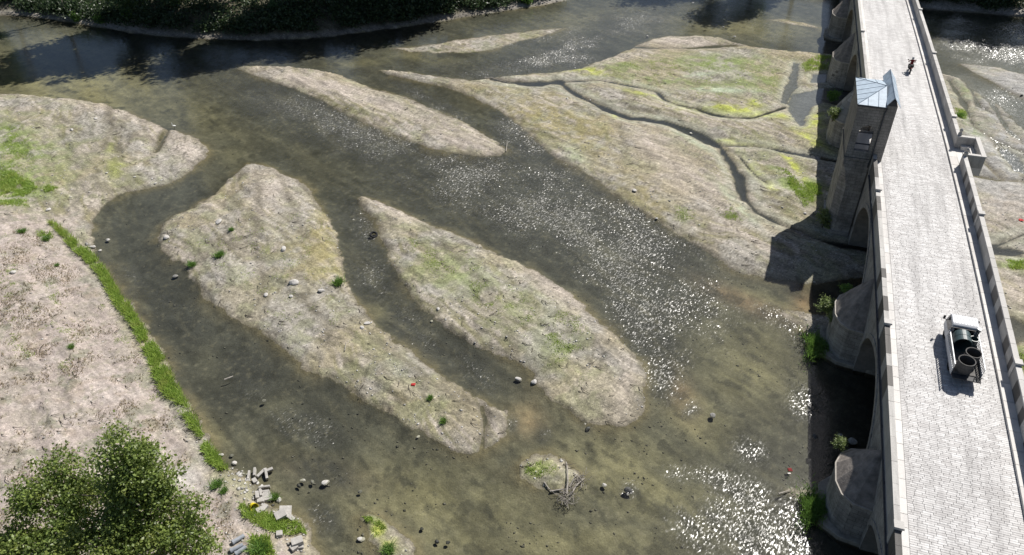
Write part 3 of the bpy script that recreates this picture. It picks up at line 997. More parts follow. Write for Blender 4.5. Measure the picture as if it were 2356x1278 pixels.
for i in range(len(PIERS) - 1):
    a, b = PIERS[i][0] + PIERS[i][1], PIERS[i + 1][0] - PIERS[i + 1][1]
    m = MB()
    q = [a] + [(a + b) / 2 - (b - a) / 2 * cos(pi * k / 30) for k in range(1, 30)] + [b]
    zz = [ZS if k in (0, len(q) - 1) else under(s) for k, s in enumerate(q)]
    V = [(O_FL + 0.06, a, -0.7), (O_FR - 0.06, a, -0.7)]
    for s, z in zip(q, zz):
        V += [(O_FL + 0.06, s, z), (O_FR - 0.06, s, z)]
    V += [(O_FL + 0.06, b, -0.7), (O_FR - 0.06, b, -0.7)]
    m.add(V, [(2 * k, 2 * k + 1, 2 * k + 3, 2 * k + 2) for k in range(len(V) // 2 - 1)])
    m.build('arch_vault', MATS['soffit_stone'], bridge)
    # projecting arch ring made of wedge stones, on both faces
    if -5 < (a + b) / 2 < 160:
        for oo, od in ((O_FL + 0.06, -0.07), (O_FR - 0.06, 0.07)):
            if od > 0 and not (60 < (a + b) / 2 < 120):
                continue
            m = MB()
            outer = []
            for k in range(len(q)):
                s, z = q[k], zz[k]
                ta = atan2(z - ZS, ((a + b) / 2 - s) if abs(s - (a + b) / 2) > 1e-6 else 1e-6)
                nx, nz_ = (s - (a + b) / 2) / ((b - a) / 2), max(0.0, (z - ZS) / (dk((a + b) / 2) - 1.75 - ZS))
                L = hypot(nx, nz_) or 1
                outer.append((s + nx / L * 0.45, z + nz_ / L * 0.45))
            for k in range(len(q) - 1):
                g = 0.012
                P = [(q[k], zz[k] + 0.002), (q[k + 1], zz[k + 1] + 0.002), outer[k + 1], outer[k]]
                cx_, cz_ = sum(p_[0] for p_ in P) / 4, sum(p_[1] for p_ in P) / 4
                P = [(x + (cx_ - x) * 0.03, z + (cz_ - z) * 0.03) for x, z in P]
                V = [(oo + od, x, z) for x, z in P] + [(oo, x, z) for x, z in P]
                m.add(V, [(0, 1, 2, 3), (0, 4, 5, 1), (1, 5, 6, 2), (2, 6, 7, 3), (3, 7, 4, 0)])
            m.build('arch_ring', MATS['bridge_stone'], bridge)

# core that carries the road
m = MB()
rs = [S0 + k * 2.0 for k in range(int((S1 - S0) / 2) + 1)]
for s in rs:
    pass
V = []
for s in rs:
    z = dk(s)
    V += [(O_FL + 0.05, s, z - 0.75), (O_FR - 0.05, s, z - 0.75), (O_FR - 0.05, s, z - 0.05), (O_FL + 0.05, s, z - 0.05)]
F = []
for i in range(len(rs) - 1):
    for k in range(4):
        F.append((4 * i + k, 4 * i + (k + 1) % 4, 4 * i + 4 + (k + 1) % 4, 4 * i + 4 + k))
m.add(V, F)
m.build('roadbed', MATS['bed_mortar'], bridge)

# string course under the parapet and the thin service pipe along it
m = MB()
V, F = [], []
for s in rs:
    z = dk(s) - 0.70
    V += [(O_FL - 0.05, s, z - 0.12), (O_FL + 0.2, s, z - 0.12), (O_FL + 0.2, s, z + 0.02), (O_FL - 0.05, s, z + 0.02)]
for i in range(len(rs) - 1):
    for k in range(4):
        F.append((4 * i + k, 4 * i + (k + 1) % 4, 4 * i + 4 + (k + 1) % 4, 4 * i + 4 + k))
m.add(V, F)
m.build('string_course', MATS['bridge_stone'], bridge)
m = MB()
m.tube([(O_FL - 0.10, s, dk(s) - 0.66) for s in rs if s < 72.5], 0.055, 6)
m.build('service_pipe', MATS['lead_grey'], bridge)
m = MB()
m.tube([(O_FL - 0.10, s, dk(s) - 0.66) for s in rs if s > 82], 0.055, 6)
m.build('service_pipe', MATS['lead_grey'], bridge)

# ---- paving: rows of long setts across the road; the nearest 300 are pieces of their own, the rest one mass
road = bpy.data.objects.new('roadway', None)
link(road, bridge)
PVX, PVY, PVH = 0.56, 0.150, 0.10
sett_mesh = []
for k in range(5):
    bx = MB().box(-PVX / 2 * (0.985 - 0.006 * k), PVX / 2 * (0.985 - 0.004 * k), -PVY / 2 + 0.005, PVY / 2 - 0.005, -PVH, 0.0, inset=0.006)
    sett_mesh.append(bx.mesh('sett', MATS['paver_stone']))
rest = MB()
cnt = 0
s = 24.0
r_i = 0
while s < 132.0:
    z, sl = dk(s), atan2(dk(s + 0.5) - dk(s - 0.5), 1.0)
    off = RNG.uniform(0, PVX)
    edges = [O_BORD]
    while edges[-1] < O_KERB - 0.02:
        w = PVX * RNG.uniform(0.72, 1.22)
        edges.append(edges[-1] + (w if len(edges) > 1 else w * RNG.uniform(0.4, 1)))
    edges[-1] = O_KERB - 0.02
    if edges[-1] - edges[-2] < 0.2:
        edges.pop(-2)
    for e0, e1 in zip(edges[:-1], edges[1:]):
        dz, tx = RNG.uniform(-0.006, 0.004), RNG.uniform(-0.012, 0.012)
        if s > 28.0 and cnt < 300:
            o = bpy.data.objects.new('sett', sett_mesh[cnt % 5])
            o.location = ((e0 + e1) / 2, s, z + dz)
            o.rotation_euler = (sl, tx, 0)
            o.scale = ((e1 - e0) / PVX, 1, 1)
            link(o, road)
            cnt += 1
        else:
            wdt = (e1 - e0) / 2 - 0.006
            x0 = (e0 + e1) / 2
            hy = PVY / 2 - 0.005
            za, zb = z + dz - hy * tan(sl), z + dz + hy * tan(sl)
            if s > 86:                      # far away: larger slabs read as one pale surface, only the tops are kept
                rest.add([(x0 - wdt, s - hy, za), (x0 + wdt, s - hy, za), (x0 + wdt, s + hy, zb), (x0 - wdt, s + hy, zb)], [(0, 1, 2, 3)])
            else:
                i_ = 0.006
                rest.add([(x0 - wdt, s - hy, za - .06), (x0 + wdt, s - hy, za - .06), (x0 + wdt, s + hy, zb - .06), (x0 - wdt, s + hy, zb - .06),
                          (x0 - wdt + i_, s - hy + i_, za - tx * wdt), (x0 + wdt - i_, s - hy + i_, za + tx * wdt), (x0 + wdt - i_, s + hy - i_, zb + tx * wdt), (x0 - wdt + i_, s + hy - i_, zb - tx * wdt)],
                         [(4, 5, 6, 7), (0, 1, 5, 4), (1, 2, 6, 5), (2, 3, 7, 6), (3, 0, 4, 7)])
    s += PVY
o = rest.build('farther_setts', MATS['paver_stone'], road)
tag(o, kind='stuff')

# ---- border stones beside the left parapet and kerb walk on the right
def run_blocks(parent, name, x0, x1, zlo, zhi, s0, s1, lmin, lmax, mats, inset=0.01, gap=0.012, seed=1, pick=None):
    r = random.Random(seed)
    s = s0
    k = 0
    while s < s1 - 0.3:
        L = min(r.uniform(lmin, lmax), s1 - s)
        b = MB()
        za, zb = dk(s), dk(s + L)
        j = r.uniform(-0.006, 0.006)
        g = gap / 2
        V = [(x0, s + g, za + zlo), (x1, s + g, za + zlo), (x1, s + L - g, zb + zlo), (x0, s + L - g, zb + zlo),
             (x0 + inset, s + g + inset, za + zhi + j), (x1 - inset, s + g + inset, za + zhi + j), (x1 - inset, s + L - g - inset, zb + zhi + j), (x0 + inset, s + L - g - inset, zb + zhi + j)]
        V = [(a_ - 0, b_, c_) for a_, b_, c_ in V]
        b.add(V, [(3, 2, 1, 0), (4, 5, 6, 7), (0, 1, 5, 4), (1, 2, 6, 5), (2, 3, 7, 6), (3, 0, 4, 7)])
        mt = mats[0] if pick is None else mats[pick(s, k, r)]
        b.build(name, mt, parent)
        s += L
        k += 1


bord = bpy.data.objects.new('road_border', None)
link(bord, bridge)
run_blocks(bord, 'border_stone', O_PI + 0.01, O_BORD - 0.005, -0.08, 0.012, 22, 132, 0.9, 1.5, [MATS['border_stone']], seed=5)
kerb = bpy.data.objects.new('kerb_walk', None)
link(kerb, bridge)
run_blocks(kerb, 'kerb_stone', O_KERB, O_RPI + 0.05, -0.08, 0.20, 22, 132, 1.0, 1.7, [MATS['kerb_stone']], seed=6)

KS0, KS1 = 73.6, 80.2        # the kiosk on the left
BS0, BS1 = 74.6, 78.9        # the balcony on the right


def pick_l(s, k, r):
    return 1 if (s < 72 and r.random() < (0.30 if s > 40 else 0.16)) else 0


def pick_r(s, k, r):
    return (1 if (k % 2 and r.random() < 0.8) else 0) if s < 72 else (0 if r.random() < 0.97 else 1)


PM = [MATS['parapet_pale'], MATS['parapet_dark']]
lp = tag(bpy.data.objects.new('left_parapet', None), 'pale low parapet with a few dark stones on the left edge')
lp.name = 'parapet'
link(lp, bridge)
rp_ = tag(bpy.data.objects.new('parapet', None), 'right parapet of alternating dark and pale blocks')
link(rp_, bridge)
run_blocks(lp, 'parapet_stone', O_FL, O_PI, -0.68, 0.70, 20, KS0 + 0.4, 1.0, 1.9, PM, 0.004, seed=11, pick=pick_l)
run_blocks(lp, 'parapet_stone', O_FL, O_PI, -0.68, 0.70, KS1 - 0.4, 140, 1.2, 2.2, PM, 0.004, seed=12, pick=pick_l)
run_blocks(rp_, 'parapet_stone', O_RPI, O_FR, 0.0, 1.22, 20, BS0, 0.8, 1.7, PM, 0.0, seed=13, pick=pick_r)
run_blocks(rp_, 'parapet_stone', O_RPI, O_FR, 0.0, 1.22, BS1, 140, 1.0, 2.0, PM, 0.0, seed=14, pick=pick_r)
run_blocks(rp_, 'coping_stone', O_RPI - 0.03, O_FR + 0.05, 1.223, 1.34, 20, BS0, 1.1, 1.9, [MATS['coping_pale']], 0.012, seed=15)
run_blocks(rp_, 'coping_stone', O_RPI - 0.03, O_FR + 0.05, 1.223, 1.34, BS1, 140, 1.1, 1.9, [MATS['coping_pale']], 0.012, seed=16)
# lower part of the right outer wall, behind the parapet
run_blocks(rp_, 'wall_stone', O_FR - 0.3, O_FR - 0.01, -0.68, -0.003, 20, 140, 1.2, 2.2, [MATS['parapet_pale']], 0.0, seed=17)
# square posts that stand a little proud of the parapets
for ps in (14.6, 31.6, 48.4, 66.8, 92.0, 110.6, 128.0):
    z = dk(ps)
    b = MB().box(O_FL - 0.04, O_PI + 0.05, ps - 0.22, ps + 0.22, z - 0.66, z + 0.80)
    b.box(O_FL - 0.09, O_PI + 0.12, ps - 0.28, ps + 0.28, z + 0.80, z + 0.92, inset=0.02)
    b.build('parapet_post', MATS['coping_pale'], lp)
for ps in (28.2, 46.0, 64.1, 83.4, 102.7, 121.0):
    z = dk(ps)
    b = MB().box(O_RPI - 0.05, O_FR + 0.06, ps - 0.22, ps + 0.22, z + 0.20, z + 1.40)
    b.box(O_RPI - 0.11, O_FR + 0.12, ps - 0.28, ps + 0.28, z + 1.40, z + 1.52, inset=0.02)
    b.build('parapet_post', MATS['coping_pale'], rp_)

# ---- balcony with its bench, bracketed out on the right
zb_ = dk(76.7)
bal = tag(bpy.data.objects.new('balcony', None), 'small square stone balcony with bench walls')
link(bal, bridge)
BO = 21.15
MB().box(O_RPI + 0.06, BO, BS0, BS1, zb_ - 0.55, zb_ + 0.196).build('floor_slab', MATS['kerb_stone'], bal)
for j, (w0, w1, dz) in enumerate(((0.10, 0.55, -0.95), (0.35, 0.95, -1.4))):
    MB().box(O_FR - 0.02, BO - w1, BS0 + 0.25 * (j + 1), BS1 - 0.25 * (j + 1), zb_ + dz, zb_ + dz + (0.398 if j == 0 else 0.448)).build('corbel', MATS['bridge_stone'], bal)
MB().box(BO - 0.32, BO, BS0, BS1, zb_ + 0.198, zb_ + 1.32).build('outer_wall', MATS['parapet_pale'], bal, bevel=0.015)
MB().box(O_RPI, BO - 0.325, BS0, BS0 + 0.32, zb_ + 0.198, zb_ + 1.32).build('side_wall', MATS['parapet_pale'], bal, bevel=0.015)
MB().box(O_RPI, BO - 0.325, BS1 - 0.32, BS1, zb_ + 0.198, zb_ + 1.32).build('side_wall', MATS['parapet_pale'], bal, bevel=0.015)
for x0, x1, y0, y1 in ((BO - 0.37, BO + 0.05, BS0 - 0.05, BS1 + 0.05), (O_RPI - 0.05, BO - 0.375, BS0 - 0.05, BS0 + 0.36), (O_RPI - 0.05, BO - 0.375, BS1 - 0.36, BS1 + 0.05)):
    MB().box(x0, x1, y0, y1, zb_ + 1.322, zb_ + 1.44, inset=0.015).build('coping_stone', MATS['coping_pale'], bal)
MB().box(O_FR + 0.2, BO - 0.75, BS0 + 0.33, BS0 + 0.78, zb_ + 0.20, zb_ + 0.62).build('bench', MATS['kerb_stone'], bal, bevel=0.015)
MB().box(O_FR + 0.2, BO - 0.75, BS1 - 0.78, BS1 - 0.33, zb_ + 0.20, zb_ + 0.62).build('bench', MATS['kerb_stone'], bal, bevel=0.015)
MB().box(BO - 0.745, BO - 0.33, BS0 + 0.33, BS1 - 0.33, zb_ + 0.20, zb_ + 0.62).build('bench', MATS['kerb_stone'], bal, bevel=0.015)
for sy in (BS0 - 0.02, BS1 + 0.02):
    b = MB()
    prof = [(0.19, 0), (0.19, 1.25), (0.15, 1.28), (0.10, 1.34), (0.15, 1.45), (0.17, 1.56), (0.12, 1.68), (0.03, 1.76)]
    rings = []
    for r_, z_ in prof:
        n_ = 10
        rings.append([(O_RPI + 0.18 + r_ * cos(2 * pi * k / n_), sy + r_ * sin(2 * pi * k / n_), zb_ + 0.40 + z_) for k in range(n_)])
    b.loft(rings)
    b.build('finial_post', MATS['parapet_pale'], bal, smooth=False)

# ---- piers with pointed, sloping-capped cutwaters on the upstream (left) side
def cutwater(c0, hw, reach, zw, ztop, apron=True, rim=True, facets=7, dark=False):
    pier = bpy.data.objects.new('pier', None)
    link(pier, bridge)
    xf = O_FL + 0.055
    hb = hw * 0.98
    # plan outline of the nose: from the far corner round the tip to the near corner
    out = []
    for k in range(facets + 1):
        a_ = pi * k / facets
        ca, sa = cos(a_), sin(a_)
        q = 0.80
        out.append((xf - reach * (abs(sa) ** q), c0 + hb * (abs(ca) ** q) * (1 if ca > 0 else -1)))
    rings = []
    for z_, ex in ((-0.8, 0.10), (0.6, 0.05), (zw, 0.0)):
        rings.append([(x - ex * (1 if x < xf - 0.05 else 0), c0 + (y - c0) * (1 + ex * 0.3), z_) for x, y in out])
    m = MB()
    n = len(out)
    b0 = len(m.v)
    for r_ in rings:
        m.v += r_
    for j in range(len(rings) - 1):
        for i in range(n - 1):
            m.f.append((j * n + i, j * n + i + 1, (j + 1) * n + i + 1, (j + 1) * n + i))
    m.build('cutwater', MATS['pier_stone'], pier)
    if rim:
        r = MB()
        for i in range(n - 1):
            (x0, y0), (x1, y1) = out[i], out[i + 1]

            def ex(x, y, e):
                dx, dy = x - xf, y - c0
                L = hypot(dx, dy) or 1
                return (x + dx / L * e, y + dy / L * e)
            A, Bq = ex(x0, y0, 0.07), ex(x1, y1, 0.07)
            Ai, Bi = ex(x0, y0, -0.14), ex(x1, y1, -0.14)
            zt = zw + 0.14
            V = [(*A, zw - 0.02), (*Bq, zw - 0.02), (*Bi, zw - 0.02), (*Ai, zw - 0.02), (*A, zt), (*Bq, zt), (*Bi, zt + 0.03), (*Ai, zt + 0.03)]
            r.add(V, [(3, 2, 1, 0), (4, 5, 6, 7), (0, 1, 5, 4), (1, 2, 6, 5), (2, 3, 7, 6), (3, 0, 4, 7)])
        r.build('cap_rim', MATS['cap_rim'], pier)
    # half pyramid of stone slabs leaning on the wall
    apex = (xf, c0, ztop)
    cp = bpy.data.objects.new('cap', None)
    link(cp, pier)
    for i in range(n - 1):
        (x0, y0), (x1, y1) = out[i], out[i + 1]
        m = MB()
        N = 6
        V = []
        for k in range(N + 1):
            f_ = k / N
            for (x, y) in ((x0, y0), (x1, y1)):
                bulge = 0.10 * sin(pi * f_)
                V.append((x + (apex[0] - x) * f_, y + (apex[1] - y) * f_, zw + 0.13 + (ztop - zw - 0.13) * f_ + bulge))
        m.add(V, [(2 * k, 2 * k + 1, 2 * k + 3, 2 * k + 2) for k in range(N)])
        m.build('cap_slab', MATS['cap_checker'] if dark else MATS['cap_stone'], cp)
    if apron:
        a_ = MB()
        pl = [(xf + 0.3, c0 + hb + 0.35), (xf - reach * 0.55, c0 + hb + 0.45), (xf - reach - 0.42, c0 + hb * 0.55), (xf - reach - 0.50, c0 - hb * 0.1),
              (xf - reach - 0.42, c0 - hb * 0.75), (xf - reach * 0.62, c0 - hb - 0.25), (xf + 2.4, c0 - hb - 0.75), (xf + 2.4, c0 + hb + 0.35)]
        a_.prism(pl[::-1], -0.9, 0.34)
        a_.build('apron', MATS['apron_concrete'], pier, bevel=0.05)
    return pier


# a cap with separately weathered slabs
t = NT('cap_checker')
c = t.coord('Object')
ck = t.n('ShaderNodeTexBrick')
sp = t.n('ShaderNodeSeparateXYZ')
t.l(c, sp.inputs[0])
cb = t.n('ShaderNodeCombineXYZ')
t.l(sp.outputs[1], cb.inputs[0])
t.l(t.math('MULTIPLY', sp.outputs[2], 0.8), cb.inputs[1])
t.l(cb.outputs[0], ck.inputs['Vector'])
for key, v in (('Scale', 1.0), ('Brick Width', 0.9), ('Row Height', 0.5), ('Mortar Size', 0.03)):
    ck.inputs[key].default_value = v
ck.inputs['Color1'].default_value = (0.42, 0.40, 0.37, 1)
ck.inputs['Color2'].default_value = (0.09, 0.085, 0.08, 1)
ck.inputs['Mortar'].default_value = (0.25, 0.24, 0.22, 1)
MATS['cap_checker'] = t.out(t.principled(ck.outputs['Color'], 0.9, None, 0.2))

cutwater(19.5, 2.9, 2.1, 3.0, 5.0)
cutwater(38.4, 2.6, 2.15, 3.05, 5.9)
cutwater(56.2, 2.8, 2.15, 3.35, 7.0)
cutwater(97.0, 3.2, 2.3, 3.5, 7.6, apron=False, dark=True)
cutwater(118.0, 3.1, 2.2, 3.6, 7.2, apron=False)
cutwater(139.0, 3.0, 2.2, 3.6, 7.0)

# ------------------------------------------------------------------ the inscription kiosk on the bridge pier
kz = 0.0
kiosk = thing('stone_kiosk', 'tall grey stone kiosk tower with pale blue metal roof standing on the bridge pier', 'tower', BW(0, 0, 0), -AZ)
KX0, KX1, KZE = 9.15, 11.50, 14.2
# shaft below the loggia: chamfered plan, rising from the river bed
ZM = 8.7


def cham(x0, x1, y0, y1, c_):
    return [(x0 + c_, y0), (x1, y0), (x1, y1), (x0 + c_, y1), (x0, y1 - c_), (x0, y0 + c_)]


m = MB()
rings = []
for z_, x0, ya, yb, c_ in ((-0.8, 9.05, KS0 - 0.15, KS1 + 0.15, 0.75), (0.7, 9.10, KS0 - 0.1, KS1 + 0.1, 0.75), (0.72, 9.25, KS0, KS1, 0.75), (5.6, 9.25, KS0, KS1, 0.75), (7.4, 9.2, KS0, KS1, 0.35), (8.2, KX0, KS0, KS1, 0.02), (ZM, KX0, KS0, KS1, 0.01)):
    rings.append([(a_, b_, z_) for a_, b_ in cham(x0, KX1, ya, yb, c_)])
m.loft(rings)
m.build('shaft', MATS['pier_stone'], kiosk)
MB().box(KX0 - 0.08, KX1 - 0.002, KS0 - 0.08, KS1 + 0.08, ZM + 0.002, ZM + 0.2).build('moulding', MATS['kiosk_stone'], kiosk)
# loggia walls with arched openings at front and back
def arched_wall(y0, y1, name):
    w = MB()
    xa, xb, z0, z1 = KX0, KX1, ZM + 0.2, KZE
    ox0, ox1, oz0, ozs = KX0 + 0.62, KX1 - 0.42, ZM + 0.95, ZM + 2.75
    n = 10
    arc = [(ox0, ozs)] + [((ox0 + ox1) / 2 - (ox1 - ox0) / 2 * cos(pi * k / n), ozs + 0.85 * sin(pi * k / n)) for k in range(1, n)] + [(ox1, ozs)]
    def quad(a_, b_, c_, d_):
        V = [(p_[0], y0, p_[1]) for p_ in (a_, b_, c_, d_)] + [(p_[0], y1, p_[1]) for p_ in (a_, b_, c_, d_)]
        w.add(V, [(0, 1, 2, 3), (7, 6, 5, 4), (0, 4, 5, 1), (1, 5, 6, 2), (2, 6, 7, 3), (3, 7, 4, 0)])
    quad((xa, z0), (xb, z0), (xb, oz0), (xa, oz0))
    quad((xa, oz0), (ox0, oz0), (ox0, ozs), (xa, ozs))
    quad((ox1, oz0), (xb, oz0), (xb, ozs), (ox1, ozs))
    for k in range(n):
        quad(arc[k], arc[k + 1], (arc[k + 1][0], z1) if 0 < k < n - 1 else ((xb if k == n - 1 else arc[k + 1][0]), z1), (arc[k][0] if k > 0 else xa, z1))
    # fill the spandrel shoulders
    quad((xa, ozs), (ox0, ozs), (ox0, ozs + 0.002), (xa, z1))
    quad((ox1, ozs), (xb, ozs), (xb, z1), (ox1, ozs + 0.002))
    ob = w.build(name, MATS['kiosk_stone'], kiosk)
    return ob


arched_wall(KS0, KS0 + 0.45, 'front_wall')
arched_wall(KS1 - 0.45, KS1, 'back_wall')
MB().box(KX0, KX0 + 0.40, KS0 + 0.452, KS1 - 0.452, ZM + 0.2, KZE).build('side_wall', MATS['kiosk_stone'], kiosk)
MB().box(KX0 + 0.402, KX1, KS0 + 0.452, KS1 - 0.452, ZM + 0.2, ZM + 0.5).build('floor', MATS['kerb_stone'], kiosk)
# tie beams across the opening
for zz_ in (ZM + 2.72, ZM + 1.55):
    b = MB().box(KX0 + 0.3, KX1 - 0.2, KS0 + 0.14, KS0 + 0.24, zz_, zz_ + 0.10)
    b.build('tie_beam', MATS['lead_grey'], kiosk)
# gabled inscription wall on the road side
GX0, GX1, GZE = KX1 + 0.004, 12.42, 14.35
zkd = dk(76.6)
MB().box(GX0, GX1, KS0 + 0.05, KS0 + 0.75, zkd - 0.6, GZE).build('inscription_wall', MATS['kiosk_stone'], kiosk)
MB().box(GX0, GX1, KS1 - 0.75, KS1 - 0.05, zkd - 0.6, GZE).build('inscription_wall', MATS['kiosk_stone'], kiosk)
MB().box(GX0, GX1, KS0 + 0.752, KS1 - 0.752, zkd + 3.1, GZE).build('inscription_wall', MATS['kiosk_stone'], kiosk)
MB().box(GX0, GX1, KS0 + 0.752, KS1 - 0.752, zkd - 0.6, zkd + 0.35).build('door_step', MATS['kerb_stone'], kiosk)
m = MB()
for yy in (KS0 + 0.052, KS1 - 0.052):
    m.add([(GX0, yy, GZE), (GX1, yy, GZE), ((GX0 + GX1) / 2, yy, GZE + 0.62)], [(0, 1, 2)])
m.build('gable', MATS['lead_grey'], kiosk)
simple('roof_zinc', (0.40, 0.48, 0.56), 0.55, 0.18, 2.5, spec=0.3)
simple('roof_seam', (0.20, 0.25, 0.31), 0.5, 0.2, 4.0, metal=0.2)
# hipped lean-to roof in sheets with standing seams
EX0, EY0, EY1, ZR0 = KX0 - 0.14, KS0 - 0.14, KS1 + 0.14, KZE + 0.02
PK = Vector((KX1 + 0.0, (KS0 + KS1) / 2, KZE + 0.80))
A, Bv = Vector((EX0, EY0, ZR0)), Vector((KX1, EY0, ZR0))
Cv, Dv = Vector((KX1, EY1, ZR0)), Vector((EX0, EY1, ZR0))


def roof_sheet(parent, pts, name='roof_sheet', th=0.03):
    n_ = (pts[1] - pts[0]).cross(pts[2] - pts[0]).normalized()
    if n_.z < 0:
        pts = pts[::-1]
        n_ = -n_
    c_ = sum(pts, Vector()) / len(pts)
    pts = [q + (c_ - q).normalized() * 0.012 for q in pts]
    k = len(pts)
    V = [tuple(q) for q in pts] + [tuple(q + n_ * th) for q in pts]
    F = [tuple(range(k))[::-1], tuple(range(k, 2 * k))] + [(i, (i + 1) % k, k + (i + 1) % k, k + i) for i in range(k)]
    return MB().add(V, F).build(name, MATS['roof_zinc'], parent)


def seam(parent, a_, b_, r_=0.028):
    return MB().tube([a_ + Vector((0, 0, 0.035)), b_ + Vector((0, 0, 0.035))], r_, 5).build('roof_seam', MATS['roof_seam'], parent)


rf = bpy.data.objects.new('roof', None)
link(rf, kiosk)
NS_ = 6
for i in range(NS_):             # left slope: strips run up from the left eave; clipped by the hips
    ya, yb = EY0 + (EY1 - EY0) * i / NS_, EY0 + (EY1 - EY0) * (i + 1) / NS_

    def up(y):
        f_ = (y - EY0) / (PK.y - EY0) if y < PK.y else (EY1 - y) / (EY1 - PK.y)
        f_ = max(0.0, min(1.0, f_))
        return Vector((EX0, y, ZR0)), Vector((EX0 + (PK.x - EX0) * f_, y, ZR0 + (PK.z - ZR0) * f_))
    a0, a1 = up(ya)
    b0, b1 = up(yb)
    pts = [a0, b0, b1, a1]
    if (a1 - a0).length < 1e-4:
        pts = [a0, b0, b1]
    if (b1 - b0).length < 1e-4:
        pts = [a0, b0, a1]
    roof_sheet(rf, pts)
    if 0 < i:
        seam(rf, a0, a1)
for yE, s_ in ((EY0, 1), (EY1, -1)):
    E0, E1 = Vector((EX0, yE, ZR0)), Vector((KX1, yE, ZR0))
    cuts = [0, 0.36, 0.72, 1.0]
    for k in range(3):
        fa, fb_ = cuts[k], cuts[k + 1]
        a0, b0 = E0.lerp(E1, fa), E0.lerp(E1, fb_)
        a1 = E0.lerp(PK, fa)
        b1 = E0.lerp(PK, fb_)
        pts = [a0, b0, b1, a1] if k else [a0, b0, b1]
        roof_sheet(rf, pts)
        if k:
            seam(rf, a0, a1)
    seam(rf, E0, PK, 0.035)
MB().box(EX0 + 0.02, KX1, EY0 + 0.02, EY1 - 0.02, KZE - 0.14, KZE + 0.012).build('eave', MATS['lead_grey'], rf)
# gable roof over the inscription wall
gr = bpy.data.objects.new('gable_roof', None)
link(gr, kiosk)
gm = (GX0 + GX1) / 2
ys = [KS0 - 0.2 + (KS1 - KS0 + 0.9) * k / 4 for k in range(5)]
for k in range(4):
    for x_ in (GX0 - 0.02, GX1 + 0.22):
        xin = gm
        roof_sheet(gr, [Vector((x_, ys[k], GZE - (0.0 if x_ < gm else 0.12) + 0.1)), Vector((x_, ys[k + 1], GZE - (0.0 if x_ < gm else 0.12) + 0.1)), Vector((xin, ys[k + 1], GZE + 0.85)), Vector((xin, ys[k], GZE + 0.85))])
        if k:
            seam(gr, Vector((x_, ys[k], GZE - (0.0 if x_ < gm else 0.12) + 0.1)), Vector((xin, ys[k], GZE + 0.85)), 0.022)
seam(gr, Vector((gm, ys[0], GZE + 0.85)), Vector((gm, ys[-1], GZE + 0.85)), 0.035)
m = MB().tube([(KX1 + 0.10, KS0 - 0.06, KZE - 0.05), (KX1 - 0.02, KS0 - 0.1, KZE - 0.5), (KX1 - 0.02, KS0 - 0.1, ZM + 0.4), (KX1 - 0.12, KS0 - 0.1, ZM - 0.2), (KX1 - 0.10, KS0 - 0.1, ZM - 0.6)], 0.06, 8)
m.build('drainpipe', MATS['lead_grey'], kiosk)
# ------------------------------------------------------------------ flatbed truck with its load
simple('truck_white', (0.55, 0.56, 0.58), 0.35, 0.10, 2.0, spec=0.5)
simple('truck_dark', (0.035, 0.036, 0.04), 0.6, 0.3, 6.0)
simple('tyre_rubber', (0.025, 0.025, 0.026), 0.85, 0.3, 9.0)
simple('rim_steel', (0.35, 0.36, 0.37), 0.45, 0.2, 9.0, metal=0.6)
simple('bed_steel', (0.11, 0.105, 0.10), 0.7, 0.4, 4.0, bump=0.004)
simple('window_glass', (0.02, 0.025, 0.03), 0.08, 0.1, 2.0, spec=0.8)
simple('lamp_red', (0.35, 0.02, 0.015), 0.35, 0.1, 4.0)
simple('tank_green', (0.055, 0.085, 0.088), 0.38, 0.25, 2.0, spec=0.6)
simple('tank_grey', (0.085, 0.08, 0.078), 0.7, 0.35, 3.0, bump=0.004)
simple('tank_inside', (0.05, 0.048, 0.047), 0.85, 0.3, 4.0)
TS = 47.2
tsl = atan2(dk(TS + 1) - dk(TS - 1), 2.0)
tz = dk(TS)
truck = thing('flatbed_truck', 'white flatbed truck loaded with big dark tanks driving along the bridge', 'truck', BW(16.38, TS, tz + 0.004), -AZ)
truck.rotation_euler = (tsl, 0, -AZ)
L2, W2 = 2.55, 0.88
MB().box(-0.42, 0.42, -L2 + 0.1, L2 - 0.3, 0.42, 0.58).build('chassis', MATS['truck_dark'], truck, bevel=0.02)
# cab: side profile swept across, slightly narrower at the roof
prof = [(0.95, 0.50), (2.42, 0.50), (2.50, 0.62), (2.48, 1.05), (2.15, 1.86), (2.02, 1.94), (1.12, 1.96), (0.95, 1.88)]
m = MB()
n = len(prof)
xs = lambda z: W2 * (1.0 - 0.07 * max(0, (z - 1.05)) / 0.9)
V = [(-xs(z), y, z) for y, z in prof] + [(xs(z), y, z) for y, z in prof]
m.add(V, [tuple(range(n)), tuple(range(n, 2 * n))[::-1]] + [(i, n + i, n + (i + 1) % n, (i + 1) % n) for i in range(n)])
cab = m.build('cab', MATS['truck_white'], truck, bevel=0.05)
for k in range(8):
    x_ = -0.66 + k * 1.32 / 7
    MB().box(x_ - 0.03, x_ + 0.03, 1.16, 2.0, 1.955, 1.985, inset=0.01).build('roof_rib', MATS['truck_white'], cab)
m = MB()
m.add([(-0.74, 2.470, 1.12), (0.74, 2.470, 1.12), (0.68, 2.20, 1.80), (-0.68, 2.20, 1.80)], [(0, 1, 2, 3)])
m.build('windscreen', MATS['window_glass'], cab)
MB().box(-0.62, 0.62, 0.935, 0.948, 1.25, 1.75).build('rear_window', MATS['window_glass'], cab)
